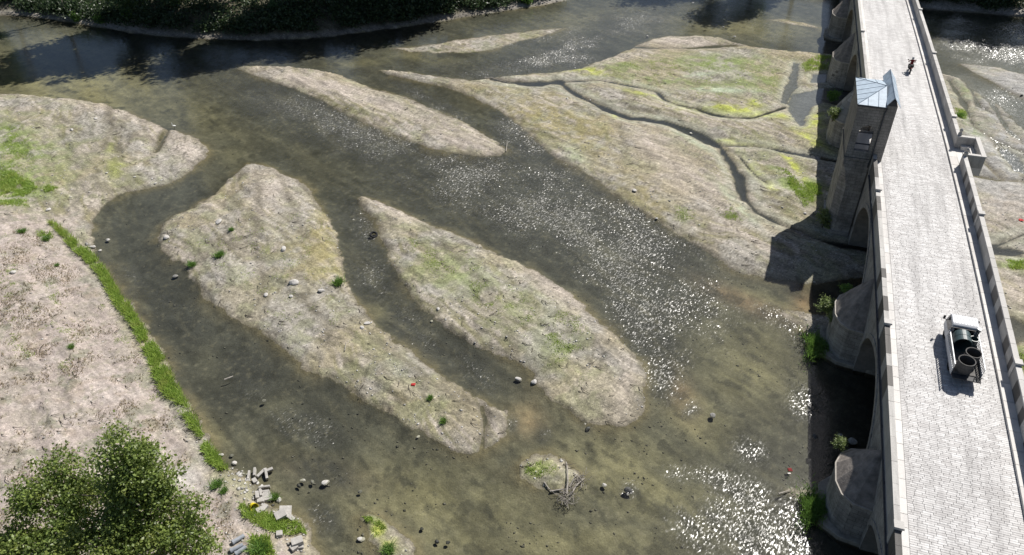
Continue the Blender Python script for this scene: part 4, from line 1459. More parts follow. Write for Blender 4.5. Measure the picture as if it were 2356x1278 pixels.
for sg in (-1, 1):
    V = [(sg * (xs(1.1) + 0.008), 1.08, 1.12), (sg * (xs(1.1) + 0.008), 2.34, 1.12), (sg * (xs(1.75) + 0.008), 2.10, 1.75), (sg * (xs(1.75) + 0.008), 1.08, 1.75)]
    MB().add(V, [(0, 1, 2, 3)]).build('side_window', MATS['window_glass'], cab)
    b = MB().tube([(sg * 0.88, 2.25, 1.15), (sg * 1.04, 2.30, 1.30)], 0.02, 6)
    b.box(sg * 1.06 - 0.07, sg * 1.06 + 0.07, 2.27, 2.33, 1.20, 1.50)
    b.build('wing_mirror', MATS['truck_dark'], cab)
    MB().box(sg * 0.62 - 0.14, sg * 0.62 + 0.14, 2.49, 2.515, 0.72, 0.88).build('headlight', MATS['rim_steel'], cab)
    MB().box(sg * 0.70 - 0.12, sg * 0.70 + 0.12, -L2 - 0.02, -L2 + 0.02, 0.52, 0.64).build('tail_lamp', MATS['lamp_red'], truck)
MB().box(-0.86, 0.86, -L2, 0.86, 0.68, 0.76).build('load_bed', MATS['bed_steel'], truck)
# head frame behind the cab
b = MB()
for x_ in (-0.84, -0.42, 0.0, 0.42, 0.84):
    b.box(x_ - 0.025, x_ + 0.025, 0.80, 0.86, 0.76, 1.72)
b.box(-0.87, 0.87, 0.80, 0.86, 1.72, 1.78)
b.box(-0.87, 0.87, 0.80, 0.86, 1.25, 1.30)
b.build('head_frame', MATS['truck_dark'], truck)
# drop sides with slatted rails above them
for sg in (-1, 1):
    x_ = sg * 0.885
    MB().box(x_ - 0.02, x_ + 0.02, -L2, 0.86, 0.56, 1.02).build('drop_side', MATS['truck_white'], truck, bevel=0.01)
    rl = bpy.data.objects.new('side_rail', None)
    link(rl, truck)
    MB().box(x_ - 0.03, x_ + 0.03, -L2, 0.86, 1.46, 1.52).build('top_rail', MATS['truck_white'], rl)
    for k in range(17):
        y_ = -L2 + 0.04 + k * (L2 + 0.80) / 16
        MB().box(x_ - 0.012, x_ + 0.012, y_ - 0.03, y_ + 0.03, 1.022, 1.458).build('slat', MATS['truck_white'], rl)
# dropped tail gate and ladder rack at the back
MB().box(-0.86, 0.86, -L2 - 0.46, -L2 - 0.01, 0.66, 0.71).build('tailgate', MATS['truck_dark'], truck)
b = MB()
for x_ in (0.48, 0.86):
    b.tube([(x_, -L2 - 0.02, 0.5), (x_, -L2 - 0.30, 1.05)], 0.022, 6)
for k in range(3):
    b.tube([(0.48, -L2 - 0.08 - 0.1 * k, 0.60 + 0.18 * k), (0.86, -L2 - 0.08 - 0.1 * k, 0.60 + 0.18 * k)], 0.018, 6)
b.build('rear_rack', MATS['truck_dark'], truck)
# air intake behind the cab on the right
b = MB().tube([(0.80, 0.88, 0.9), (0.80, 0.88, 1.85)], 0.075, 10)
b.tube([(0.80, 0.88, 1.85), (0.80, 0.88, 1.98)], 0.13, 10)
b.build('air_intake', MATS['rim_steel'], truck)


def ring_profile(m, prof, nseg=28, M=None):
    """lathe a closed profile [(r,z)] round z"""
    rings = []
    for r_, z_ in prof:
        rg = [Vector((r_ * cos(2 * pi * k / nseg), r_ * sin(2 * pi * k / nseg), z_)) for k in range(nseg)]
        rings.append([tuple(M @ q) if M is not None else tuple(q) for q in rg])
    b0 = len(m.v)
    for r_ in rings:
        m.v += r_
    q = len(rings)
    for j in range(q):
        j2 = (j + 1) % q
        for k in range(nseg):
            k2 = (k + 1) % nseg
            m.f.append((b0 + j * nseg + k, b0 + j * nseg + k2, b0 + j2 * nseg + k2, b0 + j2 * nseg + k))
    return m


MXW = Matrix.Rotation(pi / 2, 4, 'Y')
wheel_t = ring_profile(MB(), [(0.20, -0.10), (0.33, -0.11), (0.365, -0.07), (0.365, 0.07), (0.33, 0.11), (0.20, 0.10)], 24, MXW).mesh('tyre', MATS['tyre_rubber'], True)
rim_b = MB().tube([(-0.06, 0, 0), (0.06, 0, 0)], 0.20, 16)
rim_b.tube([(-0.10, 0, 0), (0.10, 0, 0)], 0.07, 10)
wheel_r = rim_b.mesh('rim', MATS['rim_steel'])
for sg in (-1, 1):
    for y_ in (1.75, -1.45):
        w = bpy.data.objects.new('wheel', None)
        w.location = (sg * 0.72, y_, 0.362)
        link(w, truck)
        for nm, me in (('tyre', wheel_t), ('rim', wheel_r)):
            o = bpy.data.objects.new(nm, me)
            link(o, w)


def truck_pt(x, y, z):
    M = Matrix.Translation(truck.location) @ truck.rotation_euler.to_matrix().to_4x4()
    return M @ Vector((x, y, z))


def tank(label, r_, hgt_, x, y, mat, lying=False, tilt=(0, 0)):
    o = thing('open_tank', label, 'tank', truck_pt(x, y, 0.765 + (r_ if lying else 0)), -AZ, 'dark tanks carried on the truck')
    if lying:
        o.rotation_euler = (radians(-90) + tsl, 0, -AZ)      # axis along the truck, mouth to the rear
        o.location = truck_pt(x, y + hgt_ / 2, 0.77 + r_)
    else:
        o.rotation_euler = (tsl + tilt[0], tilt[1], -AZ)
    w_ = 0.03
    # shell open at the top (local +z side), closed base
    ring_profile(MB(), [(r_, 0.0), (r_, hgt_), (r_ - w_, hgt_), (r_ - w_, 0.03)], 32).build('shell', mat, o, smooth=False)
    MB().prism([((r_ - w_ * 0.5) * cos(2 * pi * k / 32), (r_ - w_ * 0.5) * sin(2 * pi * k / 32)) for k in range(32)], 0.002, 0.04).build('base', MATS['tank_inside'], o)
    ring_profile(MB(), [(r_ + 0.004, hgt_ - 0.05), (r_ + 0.03, hgt_ - 0.045), (r_ + 0.03, hgt_ + 0.006), (r_ + 0.004, hgt_ + 0.006)], 32).build('lip', mat, o)
    ring_profile(MB(), [(r_ + 0.003, hgt_ * 0.5 - 0.03), (r_ + 0.018, hgt_ * 0.5 - 0.02), (r_ + 0.018, hgt_ * 0.5 + 0.02), (r_ + 0.003, hgt_ * 0.5 + 0.03)], 32).build('band', mat, o)
    return o


t1 = tank('shiny dark green tank lying on its side behind the truck cab', 0.56, 1.0, -0.18, 0.05, MATS['tank_green'], lying=True)
# turn it so that its mouth faces the rear of the truck
t1.rotation_euler = (radians(90) + tsl, 0, -AZ)
t1.location = truck_pt(-0.18, 0.60, 0.77 + 0.595)
tank('small upright open tank wedged at the right behind the truck cab', 0.27, 0.80, 0.55, 0.28, MATS['tank_green'])
tank('upright open grey tank at the tail of the truck, nearest the camera', 0.50, 0.86, -0.16, -2.12, MATS['tank_grey'])
tank('upright open grey tank on the truck bed, second from the tail', 0.47, 0.84, 0.34, -1.20, MATS['tank_grey'])

# ------------------------------------------------------------------ bodies grown on a skeleton
def skin_mesh(name, verts, edges, radii, mat, sub=1):
    me = bpy.data.meshes.new(name)
    me.from_pydata(verts, edges, [])
    ob = bpy.data.objects.new(name, me)
    COL.objects.link(ob)
    sk = ob.modifiers.new('skin', 'SKIN')
    sk.use_smooth_shade = True
    for v, r_ in zip(me.skin_vertices[0].data, radii):
        v.radius = (r_, r_) if not isinstance(r_, tuple) else r_
    me.skin_vertices[0].data[0].use_root = True
    sb = ob.modifiers.new('sub', 'SUBSURF')
    sb.levels = sub
    sb.render_levels = sub
    dg = bpy.context.evaluated_depsgraph_get()
    dg.update()
    res = bpy.data.meshes.new_from_object(ob.evaluated_get(dg))
    bpy.data.objects.remove(ob)
    res.name = name
    res.materials.clear()
    res.materials.append(mat)
    return res


simple('cloth_red', (0.17, 0.02, 0.02), 0.85, 0.3, 9.0)
simple('cloth_dark', (0.03, 0.032, 0.04), 0.85, 0.3, 9.0)
simple('skin_tone', (0.45, 0.27, 0.19), 0.6, 0.15, 8.0)
simple('helmet_grey', (0.30, 0.31, 0.33), 0.3, 0.2, 6.0, spec=0.6)
simple('bike_black', (0.02, 0.02, 0.022), 0.45, 0.3, 8.0)
simple('chrome', (0.6, 0.6, 0.6), 0.25, 0.1, 8.0, metal=0.9)
simple('bike_red', (0.22, 0.015, 0.015), 0.35, 0.2, 6.0)
MS, MO = 99.2, 16.75
mzv = dk(MS)
bike = thing('motorcycle', 'small black motorcycle ridden away along the pale paved bridge', 'motorcycle', BW(MO, MS, mzv + 0.004), -AZ)
MXB = Matrix.Rotation(pi / 2, 4, 'Y')
for nm, y_ in (('wheel', 0.62), ('wheel', -0.62)):
    w = bpy.data.objects.new(nm, None)
    w.location = (0, y_, 0.305)
    link(w, bike)
    ring_profile(MB(), [(0.235, -0.045), (0.29, -0.05), (0.305, 0), (0.29, 0.05), (0.235, 0.045)], 20, MXB).build('tyre', MATS['tyre_rubber'], w)
    sp_ = MB()
    for k in range(6):
        a_ = pi * k / 6
        sp_.tube([(0, 0.24 * cos(a_), 0.24 * sin(a_)), (0, -0.24 * cos(a_), -0.24 * sin(a_))], 0.008, 5)
    sp_.build('spokes', MATS['chrome'], w)
MB().tube([(0, 0.45, 0.92), (0, -0.05, 0.55), (0, -0.6, 0.62)], [0.035, 0.05, 0.04], 8).build('frame', MATS['bike_black'], bike)
b = MB().box(-0.14, 0.14, -0.12, 0.24, 0.28, 0.58)
b.build('engine', MATS['bike_black'], bike, bevel=0.04)
b = MB()
b.loft([[(0.13 * s_ * cos(2 * pi * k / 10), y_, 0.80 + z_ + 0.11 * s_ * sin(2 * pi * k / 10)) for k in range(10)] for y_, z_, s_ in ((-0.02, -0.06, 0.5), (0.10, 0.0, 1.0), (0.30, 0.02, 1.05), (0.42, 0.0, 0.4))])
b.build('fuel_tank', MATS['bike_red'], bike, smooth=True)
MB().box(-0.13, 0.13, -0.72, -0.02, 0.76, 0.84, inset=0.02).build('saddle', MATS['bike_black'], bike, bevel=0.03)
MB().tube([(-0.36, 0.30, 1.06), (-0.14, 0.42, 1.02), (0.14, 0.42, 1.02), (0.36, 0.30, 1.06)], 0.018, 6).build('handlebar', MATS['bike_black'], bike)
for sg in (-1, 1):
    MB().tube([(sg * 0.07, 0.42, 1.0), (sg * 0.06, 0.62, 0.305)], 0.028, 6).build('fork', MATS['chrome'], bike)
    b = MB().tube([(sg * 0.26, 0.36, 1.05), (sg * 0.36, 0.38, 1.26)], 0.010, 5)
    b.box(sg * 0.40 - 0.07, sg * 0.40 + 0.07, 0.37, 0.40, 1.24, 1.34)
    b.build('mirror', MATS['bike_black'], bike)
MB().tube([(0.16, 0.10, 0.32), (0.17, -0.30, 0.30), (0.17, -0.72, 0.36)], [0.03, 0.045, 0.05], 8).build('exhaust', MATS['chrome'], bike)
MB().box(-0.20, 0.20, -0.92, -0.66, 0.84, 1.12, inset=0.02).build('top_box', MATS['bike_black'], bike, bevel=0.03)
MB().box(-0.09, 0.09, -0.76, -0.70, 0.66, 0.74).build('tail_lamp', MATS['lamp_red'], bike)

rider = thing('person', 'motorcycle rider in a dark red top and grey helmet on the bridge', 'person', BW(MO, MS, mzv + 0.004), -AZ)
vv = [(0, -0.22, 0.92), (0, -0.20, 1.10), (0, -0.12, 1.30), (0, -0.07, 1.42), (0, -0.03, 1.50),
      (-0.11, -0.20, 0.93), (-0.24, 0.16, 0.86), (-0.22, 0.0, 0.46), (-0.23, 0.12, 0.36), (0.11, -0.20, 0.93), (0.24, 0.16, 0.86), (0.22, 0.0, 0.46), (0.23, 0.12, 0.36),
      (-0.19, -0.08, 1.40), (-0.36, 0.06, 1.20), (-0.34, 0.28, 1.08), (0.19, -0.08, 1.40), (0.36, 0.06, 1.20), (0.34, 0.28, 1.08)]
ee = [(0, 1), (1, 2), (2, 3), (3, 4), (0, 5), (5, 6), (6, 7), (7, 8), (0, 9), (9, 10), (10, 11), (11, 12), (3, 13), (13, 14), (14, 15), (3, 16), (16, 17), (17, 18)]
rr = [(0.17, 0.14), (0.155, 0.12), (0.185, 0.125), (0.15, 0.10), (0.055, 0.055), 0.10, 0.085, 0.06, 0.05, 0.10, 0.085, 0.06, 0.05, 0.075, 0.052, 0.04, 0.075, 0.052, 0.04]
bme = skin_mesh('body', vv, ee, rr, MATS['cloth_dark'], 1)
bme.materials.append(MATS['cloth_red'])
bme.materials.append(MATS['skin_tone'])
for p_ in bme.polygons:
    c_ = p_.center
    if c_.z > 0.98:
        p_.material_index = 1
    if c_.z > 1.475 or (abs(c_.x) > 0.27 and c_.y > 0.17 and c_.z > 0.98):
        p_.material_index = 2
bo = bpy.data.objects.new('body', bme)
link(bo, rider)
b = MB()
b.loft([[(r_ * 0.86 * cos(2 * pi * k / 14), 0.0 + r_ * sin(2 * pi * k / 14), 1.50 + z_) for k in range(14)] for r_, z_ in ((0.09, 0.0), (0.135, 0.05), (0.15, 0.13), (0.135, 0.21), (0.085, 0.27), (0.02, 0.29))])
b.build('helmet', MATS['helmet_grey'], rider, smooth=True)
MB().add([(0.125 * cos(a_), 0.005 + 0.148 * sin(a_), z_) for z_ in (1.59, 1.67) for a_ in [radians(40 + 20 * k) for k in range(6)]], [(k, k + 1, 7 + k, 6 + k) for k in range(5)]).build('visor', MATS['window_glass'], rider)
for sg in (-1, 1):          # gloved hands closed round the grips
    b = MB()
    for f_ in range(4):
        x_ = sg * (0.30 + 0.022 * f_)
        b.tube([(x_, 0.27, 1.075), (x_, 0.315, 1.085), (x_, 0.325, 1.06), (x_, 0.30, 1.04)], [0.010, 0.010, 0.009, 0.008], 6)
    b.tube([(sg * 0.29, 0.275, 1.06), (sg * 0.275, 0.30, 1.045), (sg * 0.285, 0.315, 1.03)], [0.011, 0.010, 0.008], 6)
    b.build('hand', MATS['skin_tone'], rider)

# ------------------------------------------------------------------ foliage
def leaf_mat(name, lo, hi, yel=(0.30, 0.28, 0.06), yf=0.12):
    t = NT(name)
    ge = t.n('ShaderNodeNewGeometry')
    r = ge.outputs['Random Per Island']
    col = t.mix(r, (*lo, 1), (*hi, 1))
    n1 = t.noise(ge.outputs['Position'], 0.8, 3, 0.6)
    col = t.mix(t.math('MULTIPLY', t.ramp(n1, [(0.52, 0.0), (0.70, 1.0)]), yf * 3), col, (*yel, 1))
    d = t.n('ShaderNodeBsdfDiffuse')
    t.l(col, d.inputs[0])
    tl = t.n('ShaderNodeBsdfTranslucent')
    t.l(t.mix(0.5, col, (*[min(1, q * 1.3) for q in hi], 1)), tl.inputs[0])
    g = t.n('ShaderNodeBsdfGlossy')
    g.inputs['Roughness'].default_value = 0.45
    m1 = t.n('ShaderNodeMixShader')
    m1.inputs[0].default_value = 0.40
    t.l(d.outputs[0], m1.inputs[1])
    t.l(tl.outputs[0], m1.inputs[2])
    m2 = t.n('ShaderNodeMixShader')
    m2.inputs[0].default_value = 0.035
    t.l(m1.outputs[0], m2.inputs[1])
    t.l(g.outputs[0], m2.inputs[2])
    MATS[name] = t.out(m2.outputs[0])
    return MATS[name]


leaf_mat('leaf_near', (0.08, 0.125, 0.03), (0.27, 0.35, 0.085), (0.36, 0.38, 0.10), 0.2)
leaf_mat('leaf_dark', (0.04, 0.07, 0.03), (0.10, 0.16, 0.06), (0.09, 0.12, 0.04), 0.12)
leaf_mat('leaf_mid', (0.06, 0.11, 0.045), (0.16, 0.25, 0.10), (0.12, 0.16, 0.06), 0.12)
leaf_mat('leaf_under', (0.026, 0.045, 0.022), (0.075, 0.12, 0.05), (0.10, 0.12, 0.05), 0.12)  # darker leaf colour standing in for the shade beneath the trees
leaf_mat('leaf_bright', (0.08, 0.17, 0.035), (0.20, 0.34, 0.07), (0.25, 0.30, 0.08), 0.12)
leaf_mat('leaf_pale', (0.12, 0.17, 0.06), (0.24, 0.30, 0.11), (0.3, 0.32, 0.14), 0.12)
leaf_mat('grass_leaf', (0.20, 0.32, 0.055), (0.42, 0.54, 0.12), (0.46, 0.46, 0.15), 0.2)
simple('bark', (0.13, 0.11, 0.09), 0.95, 0.4, 5.0, bump=0.02)
simple('bark_pale', (0.24, 0.22, 0.19), 0.9, 0.35, 3.0, bump=0.01)
simple('dead_wood', (0.36, 0.33, 0.29), 0.9, 0.3, 6.0, bump=0.01)


def leaves(cent, size, rng, up=0.35, elong=1.0):
    """one diamond-shaped leaf face per centre"""
    n_ = len(cent)
    d = rng.normal(size=(n_, 3))
    d[:, 2] += up * 2
    d /= np.linalg.norm(d, axis=1, keepdims=True)
    a_ = np.cross(d, rng.normal(size=(n_, 3)))
    a_ /= np.linalg.norm(a_, axis=1, keepdims=True) + 1e-9
    b_ = np.cross(d, a_)
    sz = size * rng.uniform(0.6, 1.35, (n_, 1))
    V = np.stack([cent - a_ * sz * elong, cent + b_ * sz * 0.62, cent + a_ * sz * elong, cent - b_ * sz * 0.62], 1).reshape(-1, 3)
    F = np.arange(n_ * 4).reshape(-1, 4)
    return V, F


def crown_points(rng, clumps, per, crad, flat=1.0):
    c_ = np.repeat(clumps, per, 0)
    p_ = rng.normal(size=c_.shape) * crad
    p_[:, 2] *= 0.75 * flat
    return c_ + p_


def ellipsoid_clumps(rng, n_, c, r, rmin=0.45):
    d = rng.normal(size=(n_, 3))
    d /= np.linalg.norm(d, axis=1, keepdims=True)
    q = rng.uniform(rmin ** 3, 1, (n_, 1)) ** (1 / 3)
    return np.array(c)[None] + d * q * np.array(r)[None]


def trunk_mesh(name, base_r, hgt_, clumps, mat, lean=(0, 0), limbs=14, rng=None, start=0.3):
    m = MB()
    k = 7
    pts = [(lean[0] * (i / k) ** 2 + 0.12 * sin(i * 1.7), lean[1] * (i / k) ** 2 + 0.12 * cos(i * 2.1), -0.4 + (hgt_ + 0.4) * i / k) for i in range(k + 1)]
    m.tube(pts, [base_r * (1.25 if i == 0 else (1 - 0.82 * i / k)) for i in range(k + 1)], 8)
    sel = clumps[rng.choice(len(clumps), min(limbs, len(clumps)), replace=False)]
    for c_ in sel:
        f_ = min(0.95, max(start, (c_[2] - 0.22 * hypot(c_[0], c_[1]) * 2) / hgt_ * 0.9))
        i = min(int(f_ * k), k - 1)
        a_ = Vector(pts[i]).lerp(Vector(pts[i + 1]), f_ * k - i)
        e_ = Vector(c_)
        mid = a_.lerp(e_, 0.5) + Vector((0, 0, 0.12 * (e_ - a_).length))
        r0 = base_r * (1 - 0.8 * f_) * 0.5
        m.tube([a_, mid, e_], [r0, r0 * 0.6, r0 * 0.2], 5, cap=False)
    return m.mesh(name, mat, True, fix=False)


# -- the big broad tree in the near left corner
rng = np.random.default_rng(5)
bx, by = G(365, 1255, 2.0)
bz = gz(bx, by)
near = thing('broadleaf_tree', 'large leafy green tree filling the lower left corner', 'tree', (bx, by, bz))
cl = np.concatenate([
    ellipsoid_clumps(rng, 52, (0.2, 0.1, 7.2), (1.45, 1.4, 2.9), 0.3),
    ellipsoid_clumps(rng, 50, (0.4, -0.5, 4.6), (2.2, 2.2, 2.2), 0.4),
    ellipsoid_clumps(rng, 46, (-4.6, 0.2, 5.0), (2.7, 1.8, 1.5), 0.3),
    ellipsoid_clumps(rng, 54, (-2.4, -2.6, 3.8), (3.2, 1.8, 1.7), 0.4),
    ellipsoid_clumps(rng, 22, (2.4, -0.9, 2.5), (1.2, 1.3, 1.6), 0.3),
    ellipsoid_clumps(rng, 28, (-6.4, -2.4, 3.4), (2.0, 1.6, 1.4), 0.3),
    np.array([(-2.2, 1.0, 7.2), (-3.6, 1.2, 6.8), (-1.0, 0.8, 8.8), (0.3, 0.2, 10.2), (1.4, 0.3, 8.6), (-5.6, 1.4, 6.4), (2.9, 0.2, 4.4), (-4.4, 1.6, 6.9), (1.9, 0.5, 6.6)])])
pts = crown_points(rng, cl, 175, 0.40)
ctr = cl.mean(0)
far_ = cl[np.argsort(-np.linalg.norm(cl - ctr, axis=1))[:90]]
spr = far_ + (far_ - ctr) / np.linalg.norm(far_ - ctr, axis=1, keepdims=True) * rng.uniform(0.3, 0.9, (90, 1)) + rng.normal(size=(90, 3)) * 0.25
pts = np.concatenate([pts, crown_points(rng, spr, 34, 0.20)])
V, F = leaves(pts, 0.098, rng, 0.5, 1.0)
o = bpy.data.objects.new('crown', mesh_np('crown', V, F, MATS['leaf_near']))
link(o, near)
o = bpy.data.objects.new('trunk', trunk_mesh('trunk', 0.26, 8.6, cl, MATS['bark'], (0.4, 0.6), 60, rng, 0.12))
link(o, near)

# -- the wood on the far bank: three tall tree shapes, copied
def tall_tree(seed, hgt_, r_, nclump, mat, bark, low_=0.28):
    rng = np.random.default_rng(seed)
    cl = ellipsoid_clumps(rng, nclump, (0, 0, hgt_ * (0.5 + low_ / 2)), (r_, r_, hgt_ * (1 - low_) / 2), 0.25)
    pts = crown_points(rng, cl, 96, 0.66)
    V, F = leaves(pts, 0.27, rng, 0.3)
    return mesh_np('crown', V, F, mat), trunk_mesh('trunk', 0.26, hgt_ * 0.92, cl, bark, (rng.uniform(-1, 1), rng.uniform(-1, 1)), 26, rng, 0.25)


KIND = [tall_tree(41, 20, 3.6, 80, MATS['leaf_dark'], MATS['bark_pale'], 0.26), tall_tree(42, 17, 4.0, 84, MATS['leaf_mid'], MATS['bark'], 0.08), tall_tree(43, 22, 3.0, 70, MATS['leaf_dark'], MATS['bark_pale'], 0.30)]
FT = [(30, -8, 2, 'slender dark tree at the far left end of the wooded bank'), (150, 14, 2, 'thin tree left of the sunny gap in the wooded bank'), (300, 26, 1, 'broad green tree at the left of the wooded bank, beside the gap'),
      (425, 30, 1, 'broad mid green tree with the brightest leaves on the wooded bank'), (480, 18, 0, 'tree with a pale straight trunk, first from the left in the wood'), (517, 22, 2, 'tree with a pale straight trunk, second from the left in the wood'),
      (572, 24, 0, 'tree with a pale straight trunk, third from the left in the wood'), (735, 28, 1, 'broad leafy tree in the middle of the wooded bank'), (826, 16, 0, 'pale trunked dark tree right of the wood middle'),
      (858, 14, 2, 'slender pale trunked tree right of the wood middle'), (930, 8, 1, 'broad tree near the right end of the wooded bank'), (1010, 0, 0, 'tall dark tree above the bare bank slope at right'), (1085, -12, 1, 'last tree at the right end of the wooded bank'),
      (1650, -62, 1, 'tree beyond the top edge left of the bridge end'), (1830, -40, 0, 'tall tree close to the left of the bridge end'), (2190, -6, 1, 'dark tree right of the bridge end'), (2300, 4, 1, 'broad dark tree at the top right corner'), (2400, 14, 0, 'tall tree beyond the right edge of the far bank')]
FT2 = [(-60, -30), (470, -28), (650, -30), (840, -34), (1030, -42), (1130, -50), (2130, -34), (2260, -30), (2360, -22), (1740, -72)]
REAR = ['rear tree above the left end of the far shore', 'rear tree behind the brightest green tree', 'rear tree right of the third pale trunk', 'rear tree behind the pale trunked dark tree', 'rear tree above the bare slope', 'rear tree behind the last tree of the wood',
        'rear tree just right of the bridge end', 'rear tree behind the dark tree right of the bridge', 'rear tree at the top right corner', 'rear tree beyond the top edge between the bridge and the river bend']
FT += [(a, b, (i * 2 + 1) % 3, REAR[i]) for i, (a, b) in enumerate(FT2)]
r2 = random.Random(3)
for px, py, k, lab in FT:
    x, y, zt_ = on_ground(px, py + (20 if -20 < px < 1250 and lab[:4] != 'rear' else 0))
    o = thing('bank_tree', lab, 'tree', (x, y, zt_ - 0.1), r2.uniform(0, 6.28), 'trees of the far bank wood')
    sc_ = r2.uniform(1.15, 1.4)
    o.scale = (sc_, sc_, sc_ * 1.42) if px not in (300, 425) else (0.7, 0.7, 0.62)
    from mathutils import Quaternion
    lean_ = r2.uniform(0.04, 0.26) if px < 1300 else 0.03      # trees on the bank lean out over the river
    o.rotation_mode = 'QUATERNION'
    o.rotation_quaternion = Quaternion((0.9, -0.35, 0), lean_) @ Quaternion((0, 0, 1), r2.uniform(0, 6.28))
    for nm, me in zip(('crown', 'trunk'), KIND[k]):
        link(bpy.data.objects.new(nm, me), o)

# -- undergrowth that closes the far bank: one leafy mass
rng = np.random.default_rng(77)
P_ = []
for i in range(1000):
    px = rng.uniform(-120, 1290) if i < 830 else rng.uniform(2080, 2520)
    edge_y = np.interp(px, [q[0] for q in P_FAR[:-4]], [q[1] for q in P_FAR[:-4]])
    back = abs(rng.normal()) * 26
    gap = 1.0 if not (60 < px < 275) else 0.45
    py = edge_y - 10 - back * gap - (16 if 60 < px < 275 else 0) - (14 if 780 < px < 1290 else 0)
    x, y = G(px, py, 1.6)
    z = gz(x, y)
    if z < 0.6:
        continue
    r_ = rng.uniform(0.7, 2.2)
    k = int(60 * r_ ** 2)
    q = rng.normal(size=(k, 3)) * np.array([0.5, 0.5, 0.38]) * r_
    q[:, 2] = np.abs(q[:, 2]) * 1.5
    P_.append(q + np.array([x, y, z]))
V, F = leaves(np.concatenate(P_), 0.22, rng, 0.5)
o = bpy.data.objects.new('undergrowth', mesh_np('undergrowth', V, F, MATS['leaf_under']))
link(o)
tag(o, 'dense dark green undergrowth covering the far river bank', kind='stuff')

# -- single bushes
def bush_mesh(seed, r_, n_, size, mat, tall=1.0):
    rng = np.random.default_rng(seed)
    cl = ellipsoid_clumps(rng, 14, (0, 0, r_ * 0.75 * tall), (r_ * 0.75, r_ * 0.75, r_ * 0.7 * tall), 0.3)
    V, F = leaves(crown_points(rng, cl, n_ // 14, r_ * 0.26), size, rng, 0.5)
    st = MB()
    for c_ in cl[:7]:
        st.tube([(0, 0, -0.2), (c_[0] * 0.4, c_[1] * 0.4, c_[2] * 0.6), tuple(c_)], [0.03 * r_, 0.02 * r_, 0.008], 5, cap=False)
    return mesh_np('foliage', V, F, mat), st.mesh('stems', MATS['bark'], fix=False)


def place_bush(name, lab, loc, meshes, sc_=1.0, group=None, cat='shrub', rz=None):
    o = thing(name, lab, cat, loc, r2.uniform(0, 6.28) if rz is None else rz, group)
    o.scale = (sc_,) * 3
    for nm, me in zip(('foliage', 'stems'), meshes):
        link(bpy.data.objects.new(nm, me), o)
    return o


BB = [bush_mesh(61, 1.5, 1400, 0.20, MATS['leaf_bright']), bush_mesh(62, 1.5, 1400, 0.20, MATS['leaf_mid']), bush_mesh(63, 0.8, 1300, 0.085, MATS['leaf_pale'], 1.5), bush_mesh(64, 1.0, 1500, 0.10, MATS['leaf_bright'], 0.8)]
for px, py, sc_, k, lab in ((356, 22, 1.2, 0, 'bright green bush on the wooded bank right of the sunny gap'), (300, 52, 0.7, 0, 'small bright bush above the pale shore at the left'), (230, 56, 0.55, 0, 'low bright bush at the shore in the sunny gap'),
                           (175, 50, 0.6, 0, 'low bush at the left side of the sunny gap'), (720, 34, 1.0, 1, 'leafy bush in the middle of the wooded bank'), (940, 34, 1.0, 0, 'bright bush on the bare slope at the right of the wood'),
                           (1015, 24, 0.8, 1, 'small bush on the bare slope, right of the bright one'), (1210, 8, 0.8, 0, 'bush on the sunlit tip of the far bank'), (640, 62, 0.8, 1, 'low dark bush just above the shady shore'), (2290, 10, 1.2, 1, 'pale leafed bush at the upper right bank')):
    x, y, z_ = on_ground(px, py)
    place_bush('bank_bush', lab, (x, y, z_ - 0.1), BB[k], sc_, 'bushes on the far bank')
# shrubs growing from the bridge piers
for o_, s_, z_, sc_, k, lab in ((9.1, 58.0, 1.2, 1.05, 2, 'tall pale green shrub growing out past the second pier in sunlight'), (10.4, 59.0, 3.2, 0.62, 3, 'bright rounded shrub on top of the second pier cap'), (9.6, 56.4, 1.6, 0.7, 2, 'small leafy shrub against the second pier wall'),
                                (9.7, 40.6, 3.0, 0.62, 2, 'wispy shrub on the far side of the near pier cap'), (9.4, 95.5, 3.2, 1.0, 2, 'rounded shrub beside the pier behind the kiosk'), (9.0, 74.5, 0.4, 1.2, 2, 'leafy shrub at the foot of the kiosk tower'), (10.2, 109.5, 0.4, 0.9, 3, 'green shrub in the bridge shade beyond the kiosk')):
    place_bush('pier_shrub', lab, BW(o_, s_, z_), BB[k], sc_, 'shrubs growing on the bridge piers')
# ------------------------------------------------------------------ grass: blades grown as masses
def blades(P, hgt_, wid, rng, lean=0.5):
    """P (n,3) roots -> tapering blades of two triangles each (as quads)"""
    n_ = len(P)
    a_ = rng.uniform(0, 2 * pi, n_)
    d = np.stack([np.cos(a_), np.sin(a_), np.zeros(n_)], 1)
    b_ = rng.uniform(0, 2 * pi, n_)
    l_ = np.stack([np.cos(b_), np.sin(b_), np.zeros(n_)], 1) * (rng.uniform(0.1, 1, (n_, 1)) * lean)
    h_ = hgt_ * rng.uniform(0.5, 1.25, (n_, 1))
    up = np.array([0, 0, 1.0])[None]
    tip = P + up * h_ + l_ * h_
    mid = P + up * h_ * 0.55 + l_ * h_ * 0.3
    V = np.stack([P, mid + d * wid, tip, mid - d * wid], 1).reshape(-1, 3)
    return V, np.arange(n_ * 4).reshape(-1, 4)


